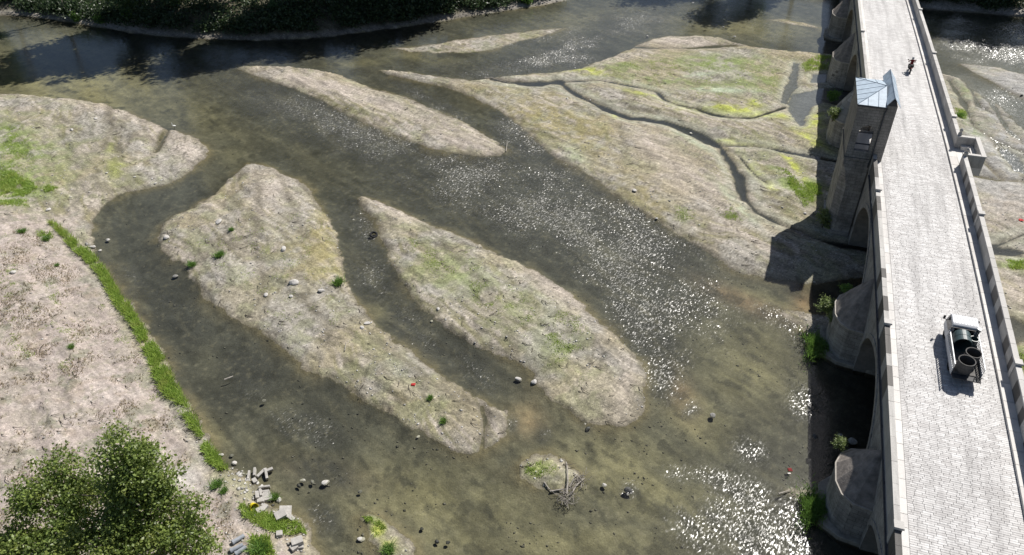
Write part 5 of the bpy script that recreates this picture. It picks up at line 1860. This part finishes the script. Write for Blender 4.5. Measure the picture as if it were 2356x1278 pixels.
def scatter_px(poly, n_, rng, keep=0.0, nscale=1.2, seed=5, soft=3.0):
    """ground points evenly over a polygon of the plan"""
    w = GP(poly)
    x0, y0 = w.min(0)
    x1, y1 = w.max(0)
    out = []
    tot = 0
    while tot < n_:
        x, y = rng.uniform(x0, x1, n_ * 2), rng.uniform(y0, y1, n_ * 2)
        m = sd_poly(x, y, w, 5.0) > 0
        e = sd_poly(x, y, w, 5.0)
        m &= rng.uniform(0, 1, x.shape) < np.clip(0.15 + e / (0.25 * soft), 0, 1)
        if keep:
            m &= fbm(x * nscale, y * nscale, seed, 4) + rng.normal(size=x.shape) * 0.05 > keep
        out.append(np.stack([x[m], y[m]], 1))
        tot += m.sum()
        if len(out) > 40:
            break
    P = np.concatenate(out)[:n_]
    z = sample(GZ, P[:, 0], P[:, 1])
    P = np.concatenate([P, z[:, None] - 0.02], 1)
    return P[z > -0.02]


rng = np.random.default_rng(9)
# band of tall grass along the left bank, following the water's edge
shore = [q for q in P_BANK if 500 < q[1] < 1092 and 140 < q[0] < 560][:]
EDGE = [(120, 525), (150, 545), (185, 575), (222, 600), (247, 635), (270, 672), (295, 705), (318, 742), (340, 775), (362, 808), (384, 845), (400, 880), (418, 915), (440, 950), (455, 985), (470, 1012)]
WID = [4, 8, 14, 18, 14, 17, 20, 15, 18, 22, 26, 30, 24, 20, 14, 6]
poly = [(x + 6, y - 4) for x, y in EDGE] + [(x - w * 1.3, y + w * 0.5) for (x, y), w in list(zip(EDGE, WID))[::-1]]
P = scatter_px(poly, 12000, rng, 0.39, 1.0, 5, 2.8)
V, F = blades(P, 0.52, 0.026, rng, 1.0)
P2 = scatter_px([(462, 1030), (480, 1022), (506, 1052), (528, 1085), (510, 1092), (480, 1068)], 1800, rng, 0.3, 0.8, 5, 2.0)
V2, F2 = blades(P2, 0.4, 0.026, rng, 1.4)
o = bpy.data.objects.new('bank_grass', mesh_np('bank_grass', np.concatenate([V, V2]), np.concatenate([F, F2 + len(V)]), MATS['grass_leaf']))
link(o)
tag(o, 'strip of tall bright green grass along the left water edge', kind='stuff')
# short growth over the bars and the foreshore
SETS = [([(0, 300), (60, 295), (70, 330), (90, 390), (60, 420), (0, 415)], 3600, 0.16, 0.50), ([(0, 400), (50, 405), (95, 440), (60, 465), (0, 462)], 5200, 0.40, 0.30), ([(75, 430), (140, 440), (120, 460), (80, 460)], 900, 0.25, 0.45), ([(0, 470), (70, 468), (75, 490), (0, 495)], 1400, 0.25, 0.42),
        ([(1400, 150), (1520, 140), (1650, 150), (1700, 170), (1560, 190), (1420, 180)], 2600, 0.13, 0.56), ([(1560, 200), (1720, 150), (1800, 160), (1790, 250), (1600, 235)], 2600, 0.13, 0.57), ([(1840, 150), (1880, 133), (1912, 137), (1905, 165), (1850, 170)], 2600, 0.34, 0.35),
        ([(1785, 390), (1810, 395), (1850, 440), (1880, 470), (1850, 490), (1815, 440)], 3000, 0.26, 0.40), ([(1845, 425), (1885, 430), (1890, 460), (1858, 460)], 1500, 0.30, 0.35), ([(1640, 485), (1700, 485), (1710, 515), (1660, 520)], 700, 0.15, 0.5), ([(1550, 480), (1600, 490), (1600, 520), (1555, 515)], 600, 0.14, 0.5),
        ([(930, 540), (1020, 590), (1090, 580), (1110, 640), (1030, 660), (950, 620)], 1700, 0.12, 0.55), ([(1240, 760), (1310, 740), (1330, 830), (1260, 850)], 1100, 0.13, 0.52), ([(1050, 650), (1180, 660), (1300, 800), (1150, 780)], 1500, 0.11, 0.58),
        ([(1215, 1060), (1265, 1058), (1290, 1085), (1240, 1105), (1205, 1090)], 900, 0.12, 0.45), ([(835, 1190), (870, 1190), (905, 1240), (870, 1250)], 800, 0.15, 0.42), ([(420, 560), (760, 480), (800, 700), (850, 830), (640, 760)], 2600, 0.11, 0.60),
        ([(552, 1168), (600, 1180), (650, 1200), (690, 1205), (710, 1235), (650, 1240), (600, 1230), (560, 1200)], 4200, 0.34, 0.36), ([(580, 1250), (625, 1250), (640, 1290), (580, 1300)], 1500, 0.40, 0.30), ([(2310, 600), (2356, 598), (2356, 630), (2320, 628)], 900, 0.25, 0.40), ([(2195, 255), (2225, 258), (2222, 280), (2198, 278)], 700, 0.30, 0.30),
        ([(1255, 690), (1320, 700), (1420, 860), (1330, 900)], 900, 0.11, 0.60), ([(2335, 815), (2400, 815), (2400, 870), (2345, 860)], 700, 0.25, 0.40), ([(90, 550), (125, 545), (130, 560), (95, 562)], 350, 0.3, 0.3), ([(20, 560), (200, 720), (180, 900), (40, 860), (0, 700)], 1800, 0.13, 0.66), ([(200, 640), (330, 800), (420, 980), (300, 930)], 900, 0.13, 0.62)]
Vs, Fs, b0 = [], [], 0
for poly, n_, h_, kp in SETS:
    P = scatter_px(poly, int(n_ * 0.8), rng, kp + 0.04, 0.9, 8, 5.0)
    if len(P) == 0:
        continue
    V, F = blades(P, h_ * 0.85, 0.022 + h_ * 0.02, rng, 1.3)
    Vs.append(V)
    Fs.append(F + b0)
    b0 += len(V)
o = bpy.data.objects.new('bar_grass', mesh_np('bar_grass', np.concatenate(Vs), np.concatenate(Fs), MATS['grass_leaf']))
link(o)
tag(o, 'sparse short green growth on the gravel bars and foreshore', kind='stuff')

# dry weeds on the dusty bank, in loose drifts
leaf_mat('dry_leaf', (0.16, 0.13, 0.07), (0.34, 0.27, 0.15), (0.14, 0.16, 0.07), 0.25)
Pw = scatter_px([(0, 530), (120, 560), (260, 700), (330, 820), (400, 960), (470, 1080), (540, 1180), (560, 1278), (-100, 1278), (-100, 540)], 9000, rng, 0.56, 0.55, 19, 4.0)
V, F = blades(Pw, 0.20, 0.03, rng, 1.4)
o = bpy.data.objects.new('dry_weeds', mesh_np('dry_weeds', V, F, MATS['dry_leaf']))
link(o)
tag(o, 'dry brown and dull green weeds scattered over the dusty left bank', kind='stuff')
# drift of small twigs stranded on the bars
tw = MB()
rt = random.Random(31)
k = 0
while k < 420:
    px_, py_ = rt.uniform(20, 1880), rt.uniform(110, 1180)
    x, y = G(px_, py_)
    z, sd_ = sample(GZ, [x], [y]), sample(SD, [x], [y])
    if sd_[0] < 0.25 or sd_[0] > 7:
        continue
    a_, l_ = rt.gauss(-0.66, 0.7), rt.uniform(0.25, 1.1)
    p0 = Vector((x, y, z[0] + 0.04))
    tw.tube([p0, p0 + Vector((cos(a_) * l_ * 0.5, sin(a_) * l_ * 0.5, 0.05)), p0 + Vector((cos(a_ + 0.3) * l_, sin(a_ + 0.3) * l_, 0.02))], [0.035, 0.025, 0.012], 4)
    k += 1
o = tw.build('stranded_twigs', MATS['bark'], None)
tag(o, 'small dark twigs and debris stranded on the gravel bars', kind='stuff')

# single tufts
rg = np.random.default_rng(21)
q = rg.normal(size=(330, 3)) * np.array([0.22, 0.16, 0])
V, F = blades(q, 0.42, 0.024, rg, 1.5)
TUFT = mesh_np('grass_tuft', V, F, MATS['leaf_bright'])
for px, py, sc_, lab in ((506, 590, 1.0, 'round green grass tuft in the middle of the left island'), (442, 612, 0.9, 'green tuft at the left edge of the left island'), (779, 654, 1.15, 'bright green tuft at the right edge of the left island'), (533, 530, 0.6, 'small green tuft near the top of the left island'),
                        (990, 918, 0.55, 'small tuft near the lower end of the left island'), (1020, 972, 0.6, 'tuft beside the gravel at the tail of the left island'), (632, 1146, 0.7, 'tuft beside the broken concrete blocks in the water'), (500, 1118, 0.9, 'tuft on the left bank above the rubble'),
                        (516, 1132, 0.6, 'small tuft just below another on the bank above the rubble'), (598, 1268, 1.3, 'thick tuft at the bottom edge right of the grey pipes'), (895, 1268, 0.9, 'bright tuft on the small island at the bottom edge'), (2208, 268, 1.0, 'bright tuft beyond the bridge behind the parapet'),
                        (52, 535, 0.8, 'tuft at the left edge of the dusty bank'), (108, 552, 0.9, 'low tuft near the top of the grass strip'), (132, 612, 0.5, 'small lone tuft on the dusty bank left of the grass strip'), (165, 800, 0.6, 'dull tuft on the dusty bank far from the water')):
    x, y, z = on_ground(px, py)
    o = bpy.data.objects.new('grass_tuft', TUFT)
    o.location = (x, y, z)
    o.rotation_euler = (0, 0, r2.uniform(0, 6))
    o.scale = (sc_,) * 3
    link(o)
    tag(o, lab, 'grass tuft', 'grass tufts on the islands and banks')
# dark rank grass at the feet of the near piers
for s_, c_, lab in ((38.0, 0, 'rank green grass at the foot of the near pier, half in shade'), (55.2, 1, 'rank green grass at the foot of the second pier, half in shade')):
    n_ = 2600
    a_ = rng.uniform(0, 2 * pi, n_)
    r_ = np.abs(rng.normal(size=n_)) * 0.62 * (1 + 0.35 * np.sin(3 * a_ + 1) + 0.25 * np.sin(5 * a_))
    oo = np.minimum(8.75 + 0.85 * r_ * np.cos(a_), 9.9)
    sv = s_ - 0.5 + 1.3 * r_ * np.sin(a_)
    P = np.array([BW(u, v, 0.15) for u, v in zip(oo, sv)])
    V, F = blades(P, 0.55, 0.026, rng, 1.1)
    o = bpy.data.objects.new('pier_grass', mesh_np('pier_grass', V, F, MATS['leaf_bright']))
    link(o)
    tag(o, lab, 'grass clump', 'grass at the bridge piers')

# ------------------------------------------------------------------ stones
simple('rock_pale', (0.50, 0.48, 0.45), 0.85, 0.25, 3.0, bump=0.02)
simple('rock_grey', (0.24, 0.235, 0.22), 0.8, 0.35, 3.0, bump=0.02)
simple('rock_dark', (0.07, 0.07, 0.066), 0.6, 0.3, 3.0, bump=0.02)
simple('concrete', (0.42, 0.40, 0.37), 0.9, 0.25, 4.0, bump=0.012)


def rock_mesh(seed, mat, sub=2):
    bm = bmesh.new()
    bmesh.ops.create_icosphere(bm, subdivisions=sub, radius=0.5)
    r = np.random.default_rng(seed)
    pl = [Vector(r.normal(size=3)).normalized() for _ in range(7)]
    for v in bm.verts:
        for p_ in pl:                        # chip flat faces
            d = v.co.dot(p_)
            if d > 0.34:
                v.co -= p_ * (d - 0.34) * 0.85
        v.co *= 1 + r.uniform(-0.05, 0.05)
        v.co.z *= 0.62
    me = bpy.data.meshes.new('stone')
    bm.to_mesh(me)
    bm.free()
    me.materials.append(mat)
    return me


RK = {'p': [rock_mesh(i, MATS['rock_pale']) for i in range(3)], 'g': [rock_mesh(i + 10, MATS['rock_grey']) for i in range(3)], 'd': [rock_mesh(i + 20, MATS['rock_dark']) for i in range(2)]}
STONES = [(220, 274, .9, 'p', 'pale stone near the top of the left gravel bar'), (245, 399, .6, 'p', 'small white stone beside the green puddle on the left bar'), (165, 300, .9, 'p', 'pale flat stone half buried on the left gravel bar'), (310, 408, .5, 'p', 'white stone at the inner edge of the left bar'), (357, 423, .6, 'p', 'pale stone at the inlet of the left channel'), (372, 415, .45, 'p', 'small stone at the inlet beside a larger one'),
          (112, 484, 1.0, 'p', 'white slab lying above the grass strip'), (30, 628, 1.1, 'p', 'long white stone at the left edge of the dusty bank'), (247, 552, .9, 'p', 'white boulder in the water at the left bend'), (213, 570, 1.1, 'p', 'pale boulder on the shore at the left bend'), (229, 577, .8, 'p', 'white stone just below the boulders at the left bend'), (200, 563, .7, 'g', 'grey boulder behind the pale ones at the left bend'), (214, 586, .5, 'p', 'small stone lowest of the group at the left bend'),
          (383, 548, 1.2, 'p', 'pale flat slab at the left tip of the left island'), (403, 635, 1.0, 'g', 'grey slab in the shallows left of the left island'), (503, 512, 1.3, 'p', 'pale rubble stone in the upper left island'), (652, 575, 1.2, 'p', 'white crusted stone in the middle of the left island'), (676, 652, 1.6, 'p', 'broad white slab in the right half of the left island'), (612, 680, 1.0, 'p', 'white stone at the end of a dark gully on the left island'), (670, 683, .8, 'p', 'small white stone below the broad slab'),
          (740, 670, 1.0, 'p', 'long pale stone right of the broad slab'), (845, 745, .9, 'p', 'white stone at the right shore of the left island'), (833, 756, .8, 'p', 'white stone just below another at the right shore'), (1008, 712, .6, 'p', 'pale stone at the left shore of the middle island'), (993, 738, .5, 'p', 'small pale stone lower on the left shore of the middle island'), (1193, 872, .9, 'p', 'white boulder in the narrow channel'), (1229, 880, 1.0, 'p', 'round white boulder at the left shore of the middle island'),
          (1352, 985, .7, 'd', 'dark wet stone below the middle island'), (961, 1004, .6, 'p', 'pale stone in the water left of the island tail'), (1390, 1115, .75, 'p', 'lone white stone in the open water right of the twig island'), (697, 1104, .6, 'p', 'upright pale stone left of three in the shallows'), (718, 1108, .6, 'g', 'brownish stone, middle of three in the shallows'), (749, 1109, .9, 'p', 'largest pale stone, right of three in the shallows'), (687, 1116, .6, 'd', 'dark stone left of the three pale ones'),
          (538, 1065, .9, 'p', 'round pale boulder off the bank grass'), (532, 1047, .5, 'g', 'small stone just above the round boulder'), (508, 1046, .7, 'p', 'pale stone at the foot of the bank grass'), (607, 921, .6, 'g', 'grey stone in the dark left channel'), (340, 825, .8, 'p', 'white block in the grass strip'), (365, 803, .5, 'p', 'white stone at the edge of the grass strip'), (1460, 440, 1.1, 'p', 'pale stone on the right bar above the river'), (1510, 506, .6, 'p', 'white stone at the shoreline of the right bar'), (1540, 463, .5, 'g', 'small grey stone on the right bar'),
          (1590, 306, .7, 'p', 'white stone in the dark stream on the right bar'), (1305, 228, .6, 'p', 'small white stone left of the stream'), (1358, 232, .6, 'p', 'white stone beside the thin stream'), (1490, 83, .8, 'p', 'white stone in the upper pool'), (1665, 62, .8, 'p', 'white stone in the water near the top right'), (1690, 84, 1.0, 'p', 'pale stone at the upper shore of the right bar'), (1594, 6, .9, 'p', 'white stone far up the river at the top'), (2262, 252, .9, 'p', 'pale stone on the gravel beyond the bridge'), (2350, 222, .8, 'd', 'dark stone at the right edge beyond the bridge'),
          (640, 1150, .8, 'p', 'pale stone beside the tuft among the broken concrete'), (828, 1130, .5, 'g', 'small grey stone in the water right of the shallows'), (970, 1215, .5, 'd', 'dark stone in the water near the bottom'), (1005, 1245, .6, 'd', 'dark wet stone pair right of the bottom island, left one'), (1030, 1247, .6, 'd', 'dark wet stone pair right of the bottom island, right one'), (830, 1240, .8, 'p', 'pale stone at the left of the bottom island'), (1445, 1128, 1.1, 'd', 'dark snag stone with foam right of the lone white stone'), (1640, 955, .9, 'g', 'submerged grey stone in the broad pool'),
          (1875, 1005, 1.0, 'd', 'submerged boulder in the bridge shade, left'), (1961, 1015, 1.3, 'g', 'flat pale slab in the bridge shade beside the near pier'), (1933, 1003, 1.0, 'g', 'boulder in the bridge shade left of the flat slab'), (1800, 478, .5, 'p', 'white stone near the shadow of the kiosk'), (1852, 492, .7, 'p', 'pale stone below the green patch near the kiosk')]
for i, (px, py, sc_, k, lab) in enumerate(STONES):
    x, y, z = on_ground(px, py)
    zz_ = gz(x, y)
    z = max(z, zz_)
    me = RK[k][i % len(RK[k])]
    o = bpy.data.objects.new('stone', me)
    s_ = sc_ * 0.62
    o.scale = (s_ * r2.uniform(0.85, 1.35), s_ * r2.uniform(0.7, 1.0), s_ * r2.uniform(0.7, 1.0))
    o.location = (x, y, max(zz_, -0.12) + 0.10 * s_)
    o.rotation_euler = (r2.uniform(-.2, .2), r2.uniform(-.2, .2), r2.uniform(0, 6))
    link(o)
    tag(o, lab, 'stone', 'larger stones scattered over the river bars')


# pebbles: thousands of small stones, one mass for the dry bars and one for the shallows
def pebble_mass(name, lab, mat, n_, smin, smax, cond, seed, shore_bias=False):
    rng = np.random.default_rng(seed)
    px, py = rng.uniform(-30, W + 30, n_), rng.uniform(5, H + 30, n_)
    x, y = G(px, py)
    z, sd = sample(GZ, x, y), sample(SD, x, y)
    m = cond(x, y, z, sd, px, py, rng)
    x, y, z = x[m], y[m], z[m]
    k = len(x)
    s_ = smin + (smax - smin) * rng.uniform(0, 1, k) ** 3
    base = np.array([(1, 0, 0), (0, 1, 0), (-1, 0, 0), (0, -1, 0), (0, 0, 0.75), (0, 0, -0.5)], float)
    a_ = rng.uniform(0, 2 * pi, k)
    R = np.zeros((k, 3, 3))
    R[:, 0, 0], R[:, 0, 1], R[:, 1, 0], R[:, 1, 1], R[:, 2, 2] = np.cos(a_), -np.sin(a_), np.sin(a_), np.cos(a_), 1
    sc_ = np.stack([s_ * rng.uniform(0.7, 1.5, k), s_ * rng.uniform(0.6, 1.1, k), s_ * rng.uniform(0.5, 1.0, k)], 1)
    V = base[None] * sc_[:, None, :] * rng.uniform(0.8, 1.15, (k, 6, 1))
    V = np.einsum('kij,kvj->kvi', R, V) + np.stack([x, y, z + s_ * 0.15], 1)[:, None, :]
    f = np.array([(0, 1, 4), (1, 2, 4), (2, 3, 4), (3, 0, 4), (1, 0, 5), (2, 1, 5), (3, 2, 5), (0, 3, 5)])
    F = (f[None] + (np.arange(k) * 6)[:, None, None]).reshape(-1, 3)
    o = bpy.data.objects.new(name, mesh_np(name, V.reshape(-1, 3), F, mat))
    link(o)
    tag(o, lab, kind='stuff')


piece_stone('pebble_pale', (0.24, 0.23, 0.21), (0.62, 0.60, 0.57), rough=0.85, stfac=0.2)
piece_stone('pebble_dark', (0.05, 0.05, 0.045), (0.20, 0.19, 0.17), rough=0.6, stfac=0.1)
pebble_mass('gravel', 'loose pale gravel scattered over the dry bars and banks', MATS['pebble_pale'], 26000, 0.025, 0.13,
            lambda x, y, z, sd, px, py, r: (sd > 0.1) & ((px > 480) | (py < 540) | (r.uniform(0, 1, len(x)) < 0.3)) & (r.uniform(0, 1, len(x)) < 0.25 + 1.1 * (fbm(x * 0.4, y * 0.4, 71, 3) > 0.52)), 1)
pebble_mass('wet_gravel', 'dark wet stones lying in the shallow riffles', MATS['pebble_dark'], 13000, 0.03, 0.13,
            lambda x, y, z, sd, px, py, r: (sd < -0.1) & (sd > -9) & (r.uniform(0, 1, len(x)) < 0.9 * (fbm(x * 0.3, y * 0.3, 73, 3) > 0.50)), 2)
pebble_mass('shore_rubble', 'pale rubble of broken masonry along the left shore', MATS['pebble_pale'], 120000, 0.05, 0.22,
            lambda x, y, z, sd, px, py, r: (np.exp(-(((px - 552) / 28) ** 2 + ((py - 1095) / 16) ** 2)) + np.exp(-(((px - 585) / 26) ** 2 + ((py - 1135) / 20) ** 2)) + np.exp(-(((px - 602) / 22) ** 2 + ((py - 1180) / 14) ** 2)) + 0.5 * np.exp(-(((px - 650) / 30) ** 2 + ((py - 1250) / 12) ** 2)) > r.uniform(0.05, 1, len(x))), 4)


# ------------------------------------------------------------------ broken concrete, pipes and litter on the left shore
def block(px, py, lx, ly, lz, rz, tilt, lab, mat='concrete', lift=0.0, grp='broken concrete blocks at the left shore'):
    x, y, z = on_ground(px, py)
    b = MB().box(-lx / 2, lx / 2, -ly / 2, ly / 2, 0, lz)
    o = b.build('concrete_block', MATS[mat], None, bevel=0.02)
    o.location = (x, y, max(gz(x, y), -0.1) - 0.03 + lift)
    o.rotation_euler = (tilt[0], tilt[1], radians(rz))
    tag(o, lab, 'concrete block', grp)
    return o


for a_ in ((572, 1097, .16, .75, .35, 8, (0, .1), 'upright slab, leftmost of the upper broken concrete row'), (587, 1088, .16, .7, .32, 12, (0, -.1), 'thin slab, second of the upper broken concrete row'), (586, 1108, .3, .4, .25, 40, (.1, 0), 'squat lump below the upper concrete row'),
           (600, 1090, .2, .75, .3, -30, (0, .2), 'tilted slab left of the arched concrete piece'), (612, 1092, .18, .9, .32, 22, (.1, .1), 'slab forming the left leg of the arched concrete piece'), (618, 1083, .2, .6, .32, -60, (0, .2), 'slab forming the top of the arched concrete piece'),
           (609, 1122, .75, .14, .35, 10, (.2, 0), 'upper thin slab of the lower concrete heap'), (608, 1134, .75, .14, .35, 10, (.2, 0), 'second thin slab of the lower concrete heap'), (591, 1144, .25, .6, .32, 20, (0, .2), 'dark sided block at the left of the lower heap'), (600, 1140, .16, .6, .4, 22, (0, .1), 'upright thin block in the lower heap'),
           (613, 1141, .5, .45, .3, -12, (.1, 0), 'chunky pale block in the lower heap'), (600, 1154, .45, .35, .22, 15, (0, 0), 'rounded pale block at the front of the lower heap'), (614, 1150, .75, .4, .25, 20, (0, 0), 'long flat block at the front of the lower heap'),
           (598, 1177, .5, .4, .3, 40, (.2, .1), 'white block beside the yellow bucket'), (608, 1171, .35, .5, .25, -20, (0, .1), 'small white block right of the yellow bucket'), (648, 1190, .72, .62, .45, 32, (.08, -.1), 'square pale cube standing above the grass'), (656, 1180, .8, .7, .35, 10, (.1, .2), 'rough block behind the square pale cube'),
           (668, 1194, .6, .3, .3, -30, (0, .3), 'dark edged slab right of the square cube'), (685, 1252, .72, .55, .45, 25, (0, 0), 'clean pale cube near the bottom edge'), (676, 1262, .45, .4, .3, 50, (.2, 0), 'broken lump left of the clean cube'), (690, 1260, .5, .3, .2, 10, (0, 0), 'pinkish slab under the clean cube'), (643, 1232, .4, .38, .3, 15, (0, .1), 'small yellowish block in the thick grass')):
    block(*a_)
simple('pipe_grey', (0.27, 0.29, 0.32), 0.6, 0.2, 3.0)
for px0, py0, px1, py1, lab in ((536, 1252, 562, 1236, 'grey pipe, uppermost of three on the bank'), (532, 1271, 560, 1257, 'grey pipe, middle of three on the bank'), (543, 1278, 567, 1262, 'grey pipe, lowest of three on the bank')):
    a_, b_ = on_ground(px0, py0), on_ground(px1, py1)
    o = thing('drain_pipe', lab, 'pipe', (0, 0, 0), 0, 'grey pipes on the left bank')
    va, vb = Vector(a_) + Vector((0, 0, 0.14)), Vector(b_) + Vector((0, 0, 0.14))
    o.location = va
    dv = vb - va
    MB().tube([(0, 0, 0), tuple(dv)], 0.14, 14).build('barrel', MATS['pipe_grey'], o, smooth=False)
    MB().tube([tuple(-dv * 0.04), tuple(dv * 0.14)], 0.165, 14).build('collar', MATS['pipe_grey'], o)
simple('yellow_plastic', (0.75, 0.60, 0.02), 0.45, 0.15, 4.0)
x, y, z = on_ground(582, 1168)
b = ring_profile(MB(), [(0.20, 0.0), (0.27, 0.36), (0.245, 0.36), (0.18, 0.03)], 20)
b.prism([(0.19 * cos(2 * pi * k / 20), 0.19 * sin(2 * pi * k / 20)) for k in range(20)], 0.0, 0.03)
o = b.build('bucket', MATS['yellow_plastic'], None, smooth=False, loc=(x, y, z + 0.2), rot=(1.2, 0.2, 0.7))
tag(o, 'bright yellow plastic bucket lying at the left shore rubble', 'bucket')
# old tyre in the narrow channel
x, y, z = on_ground(860, 541)
b = ring_profile(MB(), [(0.24, -0.10), (0.36, -0.11), (0.42, -0.05), (0.42, 0.05), (0.36, 0.11), (0.24, 0.10)], 24)
o = b.build('tyre', MATS['tyre_rubber'], None, smooth=True, loc=(x, y, 0.03), rot=(0.35, 0.15, 0))
tag(o, 'old black tyre lying in the channel beside the middle island', 'tyre')


def rag(name, px, py, sx, sy, mat, lab, seed):
    x, y, z = on_ground(px, py)
    r = np.random.default_rng(seed)
    n_ = 7
    V = []
    for i in range(n_):
        for j in range(n_):
            u, v = i / (n_ - 1) - 0.5, j / (n_ - 1) - 0.5
            V.append((u * sx + r.normal() * 0.03 * sx, v * sy + r.normal() * 0.03 * sy, 0.06 + 0.5 * abs(r.normal()) * sx * 0.25 * (1 - 2 * max(abs(u), abs(v)) * 0.7)))
    F = [(i * n_ + j, (i + 1) * n_ + j, (i + 1) * n_ + j + 1, i * n_ + j + 1) for i in range(n_ - 1) for j in range(n_ - 1)]
    o = MB().add(V, F).build(name, MATS[mat], None, smooth=True)
    md = o.modifiers.new('thick', 'SOLIDIFY')
    md.thickness = 0.02
    o.location = (x, y, max(z, 0.0))
    tag(o, lab, 'litter')
    return o


simple('rag_red', (0.42, 0.03, 0.03), 0.8, 0.3, 6.0)
simple('rag_white', (0.65, 0.62, 0.60), 0.8, 0.2, 6.0)
rag('red_litter', 951, 886, 0.34, 0.26, 'rag_red', 'small red scrap lying on the lower left island', 1)
rag('red_cloth', 1817, 1083, 0.30, 0.30, 'cloth_red', 'red cloth caught in the water left of the near pier', 2)
rag('white_scrap', 1815, 1091, 0.22, 0.12, 'rag_white', 'white scrap beside the red cloth in the water', 3)
rag('red_rag', 2348, 508, 0.5, 0.4, 'rag_red', 'red rag on the gravel at the right edge beyond the bridge', 4)

# driftwood
def branch_pile(name, px, py, lab, paths, seed, cat='driftwood'):
    x, y, z = on_ground(px, py)
    o = thing(name, lab, cat, (x, y, max(z, 0.0)))
    r = random.Random(seed)
    for pts, rad in paths:
        w = []
        for a_, b_, h_ in pts:
            gx_, gy_ = G(a_, b_, 0.2)
            w.append((gx_ - x, gy_ - y, h_ - 0.0 + max(gz(gx_, gy_), 0.0) - max(z, 0.0)))
        MB().tube(w, [rad * (1 - 0.6 * i / (len(w) - 1)) for i in range(len(w))], 6).build('branch', MATS['dead_wood'], o)
    return o


bp = branch_pile('driftwood', 1300, 1112, 'tangle of bleached branches on the small island near the bottom',
                 [([(1304, 1135, .12), (1306, 1110, .25), (1305, 1085, .2), (1303, 1062, .1)], 0.07), ([(1252, 1110, .05), (1262, 1122, .1), (1270, 1128, .12)], 0.06), ([(1266, 1129, .1), (1290, 1127, .14), (1312, 1124, .12)], 0.07), ([(1316, 1132, .1), (1328, 1115, .2), (1346, 1098, .1)], 0.06),
                  ([(1320, 1092, .1), (1332, 1100, .3), (1344, 1108, .1)], 0.05), ([(1310, 1120, .1), (1322, 1105, .35), (1330, 1092, .2)], 0.05)], 3)
r3 = random.Random(8)
tw = MB()
ox_, oy_, oz_ = bp.location
for k in range(190):
    cx_, cy_ = (1303 + r3.gauss(0, 10), 1148 + r3.gauss(0, 10)) if k % 2 else (1328 + r3.gauss(0, 9), 1106 + r3.gauss(0, 8))
    gx_, gy_ = G(cx_, cy_, 0.1)
    a_, l_ = r3.uniform(0, 6.28), r3.uniform(0.15, 0.5)
    p0 = Vector((gx_ - ox_, gy_ - oy_, r3.uniform(0.02, 0.25) - oz_))
    tw.tube([p0, p0 + Vector((cos(a_) * l_, sin(a_) * l_, r3.uniform(-0.05, 0.25)))], 0.014, 4)
o = tw.build('twigs', MATS['dead_wood'], bp)
tag(o, kind='stuff')
branch_pile('log', 1805, 1130, 'short bleached log at the sand spit by the near pier', [([(1792, 1135, .12), (1806, 1131, .14), (1822, 1126, .12)], 0.07)], 4, 'log')
branch_pile('stick', 1165, 336, 'pale straight stick standing in the upper channel fork', [([(1164, 346, .05), (1166, 336, .2), (1167, 326, .3)], 0.06)], 5, 'stick')
branch_pile('branch', 526, 868, 'pale forked branch stuck in the left channel', [([(516, 872, .1), (526, 869, .16), (536, 864, .12)], 0.08)], 6, 'branch')
branch_pile('branch', 800, 806, 'thin white stick on the middle of the left island', [([(794, 814, .08), (796, 806, .1), (798, 796, .08)], 0.05)], 7, 'branch')
branch_pile('branch', 1130, 181, 'reddish fallen branch at the upper edge of the right bar', [([(1115, 182, .2), (1130, 181, .3), (1150, 188, .2), (1175, 193, .1)], 0.09)], 9, 'branch')

# white wading bird at the edge of the left bar
simple('feather_white', (0.78, 0.78, 0.76), 0.7, 0.06, 8.0)
simple('beak_dark', (0.10, 0.09, 0.05), 0.5, 0.2, 8.0)
x, y, z = on_ground(402, 299)
bird = thing('white_bird', 'white wading bird standing at the tip of the left gravel bar', 'bird', (x, y, max(z, 0.0)), 2.4)
vv = [(0, 0, 0.52), (0, -0.16, 0.50), (0, -0.30, 0.44), (0, 0.12, 0.60), (0, 0.17, 0.76), (0, 0.13, 0.88), (0, 0.16, 0.98), (0, 0.22, 1.0)]
bme = skin_mesh('body', vv, [(0, 1), (1, 2), (0, 3), (3, 4), (4, 5), (5, 6), (6, 7)], [0.115, 0.09, 0.03, 0.07, 0.035, 0.03, 0.042, 0.03], MATS['feather_white'], 1)
link(bpy.data.objects.new('body', bme), bird)
MB().tube([(0, 0.24, 1.0), (0, 0.40, 0.98)], [0.018, 0.004], 6).build('beak', MATS['beak_dark'], bird)
for sg in (-1, 1):
    MB().tube([(sg * 0.045, 0.0, 0.46), (sg * 0.045, -0.03, 0.24), (sg * 0.045, 0.0, -0.02), (sg * 0.045, 0.09, -0.02)], 0.012, 5).build('leg', MATS['beak_dark'], bird)
